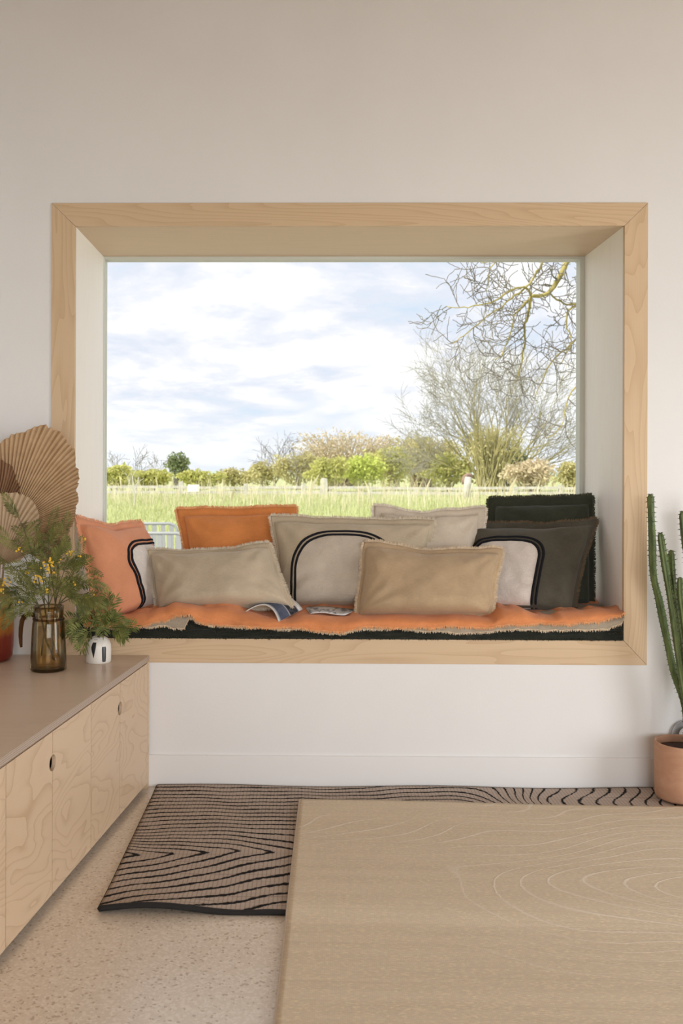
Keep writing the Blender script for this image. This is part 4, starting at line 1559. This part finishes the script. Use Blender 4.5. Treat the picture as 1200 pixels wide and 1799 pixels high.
def blades(name, label, n, ylo, yhi, hmin, hmax, wid, m, xf0, xf1, bend=0.35, power=1.0):
    u = nrg.random(n) ** power
    Y = ylo + (yhi - ylo) * u
    D = Y + CAM_D
    X = D * (xf0 + (xf1 - xf0) * nrg.random(n))
    H = hmin + (hmax - hmin) * nrg.random(n) ** 1.6
    W = wid * (0.6 + 0.8 * nrg.random(n)) * (0.5 + D / 40)
    an = nrg.random(n) * 6.283
    bx, by = np.cos(an) * bend * H * nrg.random(n), np.sin(an) * bend * H * nrg.random(n)
    a2 = nrg.random(n) * 6.283
    wx, wy = np.cos(a2) * W / 2, np.sin(a2) * W / 2
    V = np.zeros((n, 5, 3))
    V[:, 0] = np.stack([X - wx, Y - wy, np.full(n, GZ)], 1)
    V[:, 1] = np.stack([X + wx, Y + wy, np.full(n, GZ)], 1)
    V[:, 2] = np.stack([X + wx * .8 + bx * .3, Y + wy * .8 + by * .3, GZ + H * .6], 1)
    V[:, 3] = np.stack([X + bx, Y + by, GZ + H], 1)
    V[:, 4] = np.stack([X - wx * .8 + bx * .3, Y - wy * .8 + by * .3, GZ + H * .6], 1)
    F = (np.arange(n)[:, None] * 5 + np.arange(5)[None, :]).tolist()
    o = mesh(name, V.reshape(-1, 3).tolist(), F, m)
    return tag(o, label, 'grass', kind='stuff')


blades('meadow_grass', 'green meadow grass between the house and the fence', 42000, 10, 52, 0.06, 0.30, 0.02, 'grass_green', -0.36, 0.42, 0.5, 0.75)
blades('dry_grass', 'tall pale dry grass stalks in front of the fence', 2200, 26, 50, 0.5, 1.3, 0.012, 'grass_dry', -0.36, 0.42, 0.5, 0.8)


# ---- bushes and trees
def leaf_cloud(lobes, n, size, rg):
    tot = sum(l[3] * l[4] * l[5] for l in lobes)
    out = []
    for cx, cy, cz, rx, ry, rz in lobes:
        k = max(8, int(n * rx * ry * rz / tot))
        d = rg.normal(size=(k, 3))
        d /= np.linalg.norm(d, axis=1)[:, None]
        r = rg.random(k) ** 0.45
        wob = 1 + 0.25 * np.sin(d[:, 0] * 5 + cx) * np.cos(d[:, 2] * 6 + cz)
        pts = d * (r * wob)[:, None] * np.array([rx, ry, rz]) + np.array([cx, cy, cz])
        out.append(pts)
    pts = np.concatenate(out)
    k = len(pts)
    a = rg.normal(size=(k, 3)); a /= np.linalg.norm(a, axis=1)[:, None]
    b_ = rg.normal(size=(k, 3)); b_ -= a * (a * b_).sum(1)[:, None]; b_ /= np.linalg.norm(b_, axis=1)[:, None]
    s = size * (0.5 + rg.random(k))[:, None]
    V = np.stack([pts - a * s, pts - b_ * s * .45, pts + a * s, pts + b_ * s * .45], 1)
    V[:, :, 2] = np.maximum(V[:, :, 2], GZ + 0.02)
    F = (np.arange(k)[:, None] * 4 + np.arange(4)[None, :]).tolist()
    return V.reshape(-1, 3), F


def bush(name, label, px, top, half, Y, m, n, size, seed, cat='bush', base_y=None, twigs=14, twm='twig_tan', lobes=6, low=0.0, group='bushes behind the fence', squash=1.0):
    rg = np.random.default_rng(seed)
    rp = random.Random(seed)
    k = (Y + CAM_D) / FPX
    c = P(px, 840, Y)
    zt = P(px, top, Y).z
    root = thing(name, label, cat, (c.x, c.y, GZ), group)
    hw = half * k
    h = zt - GZ
    L = [(0, 0, h * (0.42 + low), hw * 0.8, hw * 0.6 * squash, h * (0.42 - low * .5))]
    for i in range(lobes):
        x = rp.uniform(-0.75, 0.75) * hw
        r = rp.uniform(0.26, 0.46)
        zz = h * (1 - r * 0.9) * (1 - 0.35 * (abs(x) / hw) ** 2) * rp.uniform(0.85, 1.04)
        L.append((x, rp.uniform(-.3, .3) * hw, max(zz, h * 0.25), hw * r, hw * r * squash, h * r * 0.8))
    V, F = leaf_cloud(L, n, size, rg)
    V[:, 2] -= GZ
    V[:, 2] = np.maximum(V[:, 2], 0.02)
    tag(mesh('foliage', V.tolist(), F, m, root), kind='stuff')
    tb = MB()
    for i in range(twigs):
        lx, ly, lz, rx, ry, rz = rp.choice(L)
        e = Vector((lx + rp.uniform(-1, 1) * rx, ly + rp.uniform(-1, 1) * ry, lz + rp.uniform(0.2, 1.25) * rz))
        a = Vector((rp.uniform(-.25, .25) * hw, rp.uniform(-.2, .2) * hw, 0))
        mid = (a + e) / 2 + Vector((rp.uniform(-.1, .1) * hw, 0, 0.1 * h))
        tb.tube(bez(a, mid, e, 5), [0.035 * h * 0.25 * (1 - 0.8 * q / 5) + 0.004 for q in range(6)], 4)
    tb.build('branches', twm, root)
    return root


def grow(bm, p, d, L, r, lvl, rp, cfg, tw=None):
    n = cfg['seg']
    pts, rad = [p.copy()], [r]
    q = p.copy()
    dd = d.normalized()
    kids = []
    for i in range(n):
        dd = (dd + rvec(rp, cfg['wob'][lvl]) + Vector((0, 0, cfg['up'][lvl]))).normalized()
        q = q + dd * (L / n)
        pts.append(q.copy())
        rad.append(max(cfg['rmin'], r * (1 - (0.75 if lvl < cfg['max'] else 0.85) * (i + 1) / n)))
        if lvl < cfg['max'] and i >= cfg['first'][lvl]:
            for _ in range(cfg['kids'][lvl]):
                kids.append((q.copy(), dd.copy(), rad[-1]))
    (tw if (tw is not None and lvl >= 2) else bm).tube(pts, rad, 6 if lvl == 0 else (4 if lvl == 1 else 3), False)
    for kp, kd, kr in kids:
        ax = rvec(rp, 1.0)
        ax = (ax - kd * ax.dot(kd)).normalized()
        an = R(rp.uniform(*cfg['ang'][lvl]))
        nd = kd * math.cos(an) + ax * math.sin(an)
        nd.y *= cfg.get('flat', 1.0)
        grow(bm, kp, nd, L * rp.uniform(*cfg['len'][lvl]), kr * 0.72, lvl + 1, rp, cfg, tw)


def bare_tree(name, label, px, Y, trunks, cfg, m, twm, seed, group='trees in the field', base_py=None):
    rp = random.Random(seed)
    c = P(px, 860, Y)
    root = thing(name, label, 'tree', (c.x, c.y, GZ), group)
    bo, tw = MB(), MB()
    for off, d, L, r in trunks:
        grow(bo, Vector(off), Vector(d), L, r, 0, rp, cfg, tw)
    bo.build('boughs', m, root, True)
    tag(tw.build('twigs', twm, root, True), kind='stuff')
    return root


# hedge and bushes, left to right
B = bush
B('hedge_bush', 'yellow-green bush at the far left of the view outside', 208, 824, 46, 58, 'leaf_yellow_green', 2600, .13, 101)
B('hedge_bush', 'yellow-green bush behind the pale forked sapling', 262, 830, 44, 60, 'leaf_yellow_green', 2400, .13, 102)
B('hedge_bush', 'small yellow-green bush right of the small dark tree outside', 352, 832, 44, 57, 'leaf_yellow_green', 2200, .12, 103)
B('hedge_bush', 'low olive bush over the fence beside the far tree line', 412, 828, 44, 66, 'leaf_olive', 1800, .13, 104)
B('hedge_bush', 'low olive bush left of the thin twiggy tree', 462, 816, 40, 74, 'leaf_olive', 1800, .13, 105)
B('hedge_bush', 'small bright bush left of the tall fence post', 526, 796, 50, 72, 'leaf_olive', 3000, .12, 106)
B('small_tree', 'small dark green tree above the left hedge outside', 311, 800, 27, 72, 'leaf_dark', 1300, .13, 107, cat='tree', low=0.25, twigs=24, twm='bark_grey')
B('twiggy_bush', 'blush twiggy bush, tall, in the middle of the view outside', 606, 752, 96, 78, 'leaf_blush', 5600, .12, 108, twigs=150, twm='twig_tan', lobes=9)
B('hedge_bush', 'bright yellow-green bush under the blush twiggy bush', 640, 803, 50, 66, 'leaf_bright', 3000, .13, 109)
B('hedge_bush', 'olive green bush left of the big bare tree', 742, 764, 74, 76, 'leaf_olive', 5200, .13, 110, twigs=90, lobes=10)
B('hedge_bush', 'low fresh green bush behind the fence rails', 572, 806, 46, 64, 'leaf_yellow_green', 2600, .12, 111)
B('hedge_bush', 'mid green bush in front of the olive bush, beside the capped post', 784, 800, 48, 66, 'leaf_yellow_green', 3000, .13, 112)
B('hedge_bush', 'blush grassy bush at the right end outside, below the bare tree', 935, 812, 52, 56, 'leaf_blush', 2600, .12, 113, twigs=60)
B('hedge_bush', 'olive bush at the right window edge outside', 1012, 818, 46, 60, 'leaf_olive', 2400, .13, 114, twigs=40)
B('hedge_bush', 'dark evergreen bush hugging the bare tree trunk', 884, 786, 44, 66, 'leaf_dark', 1500, .14, 115, low=0.05, twigs=20, twm='bark_grey')
B('hedge_bush', 'olive ivy mass at the foot of the bare tree', 860, 742, 76, 64, 'leaf_olive', 1500, .10, 116, twigs=260, twm='bark_olive', lobes=9)
B('hedge_bush', 'yellow-green bush between the olive bush and middle bushes', 690, 784, 48, 70, 'leaf_yellow_green', 2800, .13, 117)

cfg_big = dict(seg=7, max=3, wob=(0.07, 0.12, 0.2, 0.25), up=(0.02, 0.03, 0.03, 0.02), first=(2, 1, 1, 0), kids=(1, 1, 1, 0), ang=((18, 42), (22, 48), (25, 55), (20, 50)),
               len=((0.42, 0.68), (0.40, 0.6), (0.4, 0.6), (.5, .6)), rmin=0.012, flat=0.7)
tr = []
rp = random.Random(77)
for i in range(19):
    a = R(156 - 130 * i / 18 + rp.uniform(-5, 5))
    tr.append(((rp.uniform(-.5, .5), rp.uniform(-.4, .4), 0.2), (math.cos(a) * 1.1, rp.uniform(-.4, .4), max(0.28, math.sin(a))), rp.uniform(5.7, 6.8) * (0.68 + 0.34 * math.sin(a)), 0.11))
bare_tree('bare_tree', 'large bare spreading tree right of centre beyond the fence', 868, 66, tr, cfg_big, 'bark_olive', 'twig_grey', 7)
cfg_s = dict(seg=6, max=2, wob=(0.08, 0.16, 0.25), up=(0.03, 0.02, 0.01), first=(1, 1, 0), kids=(2, 1, 0), ang=((25, 55), (25, 55), (20, 50)), len=((0.45, 0.7), (0.4, 0.65), (.5, .6)), rmin=0.012)
bare_tree('twiggy_tree', 'thin twiggy tree left of the blush bush outside', 482, 76, [((0, 0, 0), (0.05, 0, 1), 2.9, .09), ((.1, 0, 0.4), (0.5, 0, 1), 2.7, .05), ((0, 0, .6), (-.5, 0, 1), 2.1, .05), ((0.1, 0, .5), (.9, .2, 1), 2.3, .05)], cfg_s, 'bark_grey', 'bark_grey', 9)
bare_tree('twiggy_tree', 'slender twiggy tree between the blush and the olive bush', 672, 84, [((0, 0, 0), (0.0, 0, 1), 2.9, .08), ((0, 0, .3), (.3, 0, 1), 2.5, .05)], cfg_s, 'twig_tan', 'bark_grey', 10)
for i, (px_, L_, lab) in enumerate(((196, 1.75, 'thin leafless sapling at the left window edge outside'), (240, 1.95, 'thin leafless sapling above the left hedge, tallest of its row'), (272, 1.7, 'thin leafless sapling beside the small dark tree'), (520, 1.7, 'thin leafless sapling above the low olive bushes'))):
    bare_tree('sapling', lab, px_, 62 + i * 2, [((0, 0, 0), (0.04, 0, 1), L_, .05), ((0.1, 0, 0.2), (.18, 0, 1), L_ * .9, .035)], dict(cfg_s, rmin=0.012, kids=(1, 1, 0)), 'bark_grey', 'bark_grey', 30 + i, 'thin saplings above the hedge')
bare_tree('pale_sapling', 'pale whitish forked sapling standing in the grass at left', 236, 34, [((0, 0, 0), (0.02, 0, 1), 1.15, .035), ((0, 0, .5), (-.5, 0, 1), .6, .02), ((0, 0, .6), (.5, 0, 1), .55, .02)], dict(cfg_s, max=1, rmin=0.008, kids=(1, 0)), 'bark_pale', 'bark_pale', 40)

# overhanging tree at the right: trunk out of view, limbs reach into the window
rp = random.Random(50)
YT = 9.0
tb = P(1560, 860, YT + 1)
wal = thing('overhanging_tree', 'lichen-covered bare branches hanging in at the top right of the window', 'tree', (tb.x, tb.y, GZ))
wb = Vector(wal.location)
bo, tw = MB(), MB()
cfg_w = dict(seg=6, max=2, wob=(0.2, 0.34, 0.4), up=(-0.02, 0.02, 0.03), first=(1, 0, 0), kids=(1, 1, 0), ang=((35, 75), (35, 75), (30, 60)), len=((0.5, 0.8), (0.45, 0.75), (.5, .6)), rmin=0.0045, flat=0.6)
bo.tube([Vector((0, 0, 0)), Vector((-.1, 0, 1.6)), Vector((-.2, -.1, 3.2)), P(1440, 300, YT + .6) - wb, P(1250, 330, YT + .3) - wb, P(1100, 390, YT) - wb], [.2, .17, .14, .11, .08, .055], 8)
limbs = [([(1100, 390), (1035, 420), (1000, 455), (982, 490), (962, 514), (934, 520)], .050, .022),
         ([(934, 520), (928, 548), (921, 575), (923, 600), (915, 640), (908, 668)], .020, .008),
         ([(934, 520), (920, 505), (896, 512), (868, 530), (838, 537), (808, 540), (785, 538)], .016, .005),
         ([(934, 520), (912, 545), (902, 560), (896, 590), (880, 625), (866, 632)], .014, .005),
         ([(962, 440), (948, 470), (930, 498), (905, 520), (880, 540), (850, 560), (815, 590), (795, 604)], .018, .005),
         ([(962, 514), (985, 530), (1010, 535), (1040, 520), (1080, 500)], .010, .018),
         ([(1035, 420), (1000, 430), (960, 440), (920, 430), (880, 452), (845, 462)], .020, .006),
         ([(1110, 480), (1060, 510), (1015, 535), (1000, 545), (995, 570), (1005, 600), (985, 640)], .020, .006),
         ([(1120, 560), (1060, 570), (1020, 590), (985, 620), (960, 650), (940, 700)], .018, .005),
         ([(1120, 640), (1070, 650), (1030, 660), (1000, 700), (985, 750), (960, 770)], .016, .005),
         ([(880, 452), (862, 470), (858, 500), (852, 512)], .009, .004)]
for pl, r0, r1 in limbs:
    pts = [P(x, y, YT + 0.5 * math.sin(x * 0.02 + y * 0.013)) - wb for x, y in pl]
    n = len(pts)
    # soften the polyline
    sm = []
    for i in range(n - 1):
        p0, p1, p2, p3 = pts[max(i - 1, 0)], pts[i], pts[i + 1], pts[min(i + 2, n - 1)]
        for k in range(4):
            t = k / 4
            sm.append(0.5 * ((2 * p1) + (p2 - p0) * t + (2 * p0 - 5 * p1 + 4 * p2 - p3) * t * t + (3 * p1 - p0 - 3 * p2 + p3) * t ** 3) + rvec(rp, 0.012))
    sm.append(pts[-1])
    rad = [r0 + (r1 - r0) * i / (len(sm) - 1) for i in range(len(sm))]
    bo.tube(sm, rad, 6)
    for i in range(2, len(sm), 2):
        d = (sm[i] - sm[i - 1]).normalized()
        ax = rvec(rp, 1.0); ax.y *= 0.5
        ax = (ax - d * ax.dot(d)).normalized()
        grow(tw, sm[i], d * 0.5 + ax, rp.uniform(0.22, 0.5), max(0.006, rad[i] * 0.45), 1, rp, cfg_w)
bo.build('limbs', 'bark_lichen', wal, True)
tag(tw.build('twigs', 'bark_grey', wal, True), kind='stuff')

# ---- post and rail fence
plain('fence_wood', (0.52, 0.50, 0.46), 0.9, vary=0.25, vscale=4)
plain('rust_cap', (0.27, 0.17, 0.13), 0.85, vary=0.3, vscale=6)
plain('white_board', (0.84, 0.84, 0.82), 0.7)
YF = 49.5
kf = (YF + CAM_D) / FPX
fx = P(600, 860, YF)
fen = thing('rail_fence', 'weathered grey post and rail fence across the field', 'fence', (fx.x, YF, GZ))
for px_, top, wpx in ((205, 858, 6), (318, 846, 8), (432, 850, 8), (533, 850, 8), (569, 840, 12), (650, 856, 7), (730, 856, 7), (905, 856, 7), (985, 852, 8)):
    x = P(px_, 860, YF).x - fx.x
    h = P(px_, top, YF).z - GZ
    w2 = wpx * kf / 2
    MB().box(x - w2, x + w2, -w2, w2, 0, h - 0.04).hexa([(x - w2 * .8, -w2 * .8), (x + w2 * .8, -w2 * .8), (x + w2 * .8, w2 * .8), (x - w2 * .8, w2 * .8)], h - 0.04, h).build('post', 'fence_wood', fen)
for z, th in ((P(600, 857, YF).z - GZ, 0.07), (P(600, 866, YF).z - GZ, 0.08)):
    xs_ = [P(q, 860, YF).x - fx.x for q in (150, 318, 432, 569, 650, 822, 985, 1060)]
    for a, c in zip(xs_, xs_[1:]):
        e = rp.uniform(-.05, .05)
        MB().prism([(a, -0.13, z - th), (c, -0.13, z - th + e), (c, -0.13, z + th + e), (a, -0.13, z + th)], (0, 0.05, 0)).build('rail', 'fence_wood', fen)
cp = P(822, 860, 44)
kk = (44 + CAM_D) / FPX
post = thing('capped_post', 'stout pale leaning post with a curved rust-brown cap', 'post', (cp.x, 44, GZ))
hh = P(822, 834, 44).z - GZ
MB().tube([(-.05, 0, 0), (-.03, 0, hh * .5), (0, 0, hh * .92)], [.20, .19, .18], 10).build('shaft', 'fence_wood', post, True)
MB().tube([(-.24, 0, hh * .62), (-.24, 0, hh * .76), (-.16, 0, hh * .92), (0.0, 0, hh * 1.0), (.15, 0, hh * .98), (.23, 0, hh * .88)], [.05, .08, .09, .09, .08, .05], 8).build('cap', 'rust_cap', post, True)
wbp = P(340, 860, 47)
nb = thing('notice_board', 'small white board low in the grass near the left hedge', 'board', (wbp.x, 47, GZ))
MB().box(-.30, .30, -.02, .02, 0.32, 0.68).build('panel', 'white_board', nb)
MB().box(-.22, -.16, .02, .06, 0, 0.6).build('post', 'fence_wood', nb)
MB().box(.16, .22, .02, .06, 0, 0.6).build('post', 'fence_wood', nb)


# ---- white slatted garden chairs on the grass
plain('white_enamel', (0.34, 0.36, 0.36), 0.5)


def garden_chair(label, px_right, py_top, Y, yaw):
    p = P(px_right, py_top, Y)
    W, H = 0.56, p.z - GZ
    c = Vector((p.x - W / 2 * math.cos(yaw), Y, GZ))
    root = thing('garden_chair', label, 'chair', c, 'white garden chairs')
    root.rotation_euler = (0, 0, yaw)
    r = 0.013
    hw = W / 2
    sz = 0.42
    fr = [(-hw, 0, 0), (-hw, 0, H - .06), (-hw + .018, 0, H - .018), (-hw + .06, 0, H), (hw - .06, 0, H), (hw - .018, 0, H - .018), (hw, 0, H - .06), (hw, 0, 0)]
    MB().tube(fr, r, 8).build('back_frame', 'white_enamel', root, True)
    MB().tube([(-hw, 0, sz + .08), (hw, 0, sz + .08)], r, 8).build('lower_rail', 'white_enamel', root, True)
    n = 7
    for i in range(n):
        x = -hw + 0.05 + (W - 0.10) * i / (n - 1)
        MB().box(x - .019, x + .019, -.006, .006, sz + .07, H - .004).build('slat', 'white_enamel', root)
    for i in range(6):
        y = 0.05 + 0.075 * i
        MB().box(-hw, hw, y, y + .045, sz, sz + .012).build('seat_slat', 'white_enamel', root)
    for s in (-1, 1):
        MB().tube([(s * hw, 0, sz - .01), (s * hw, .5, sz - .01), (s * hw, .5, 0)], r, 8).build('leg', 'white_enamel', root, True)
        MB().tube([(s * hw, 0, sz + .22), (s * hw, .45, sz + .22), (s * hw, .5, sz)], r, 8).build('armrest', 'white_enamel', root, True)


garden_chair('white slatted metal garden chair, the farther one, seen past the peach cushion', 311, 920, 5.6, R(2))
garden_chair('white slatted metal garden chair, the nearer one, beside the orange cushion', 326, 937, 4.5, R(-2))
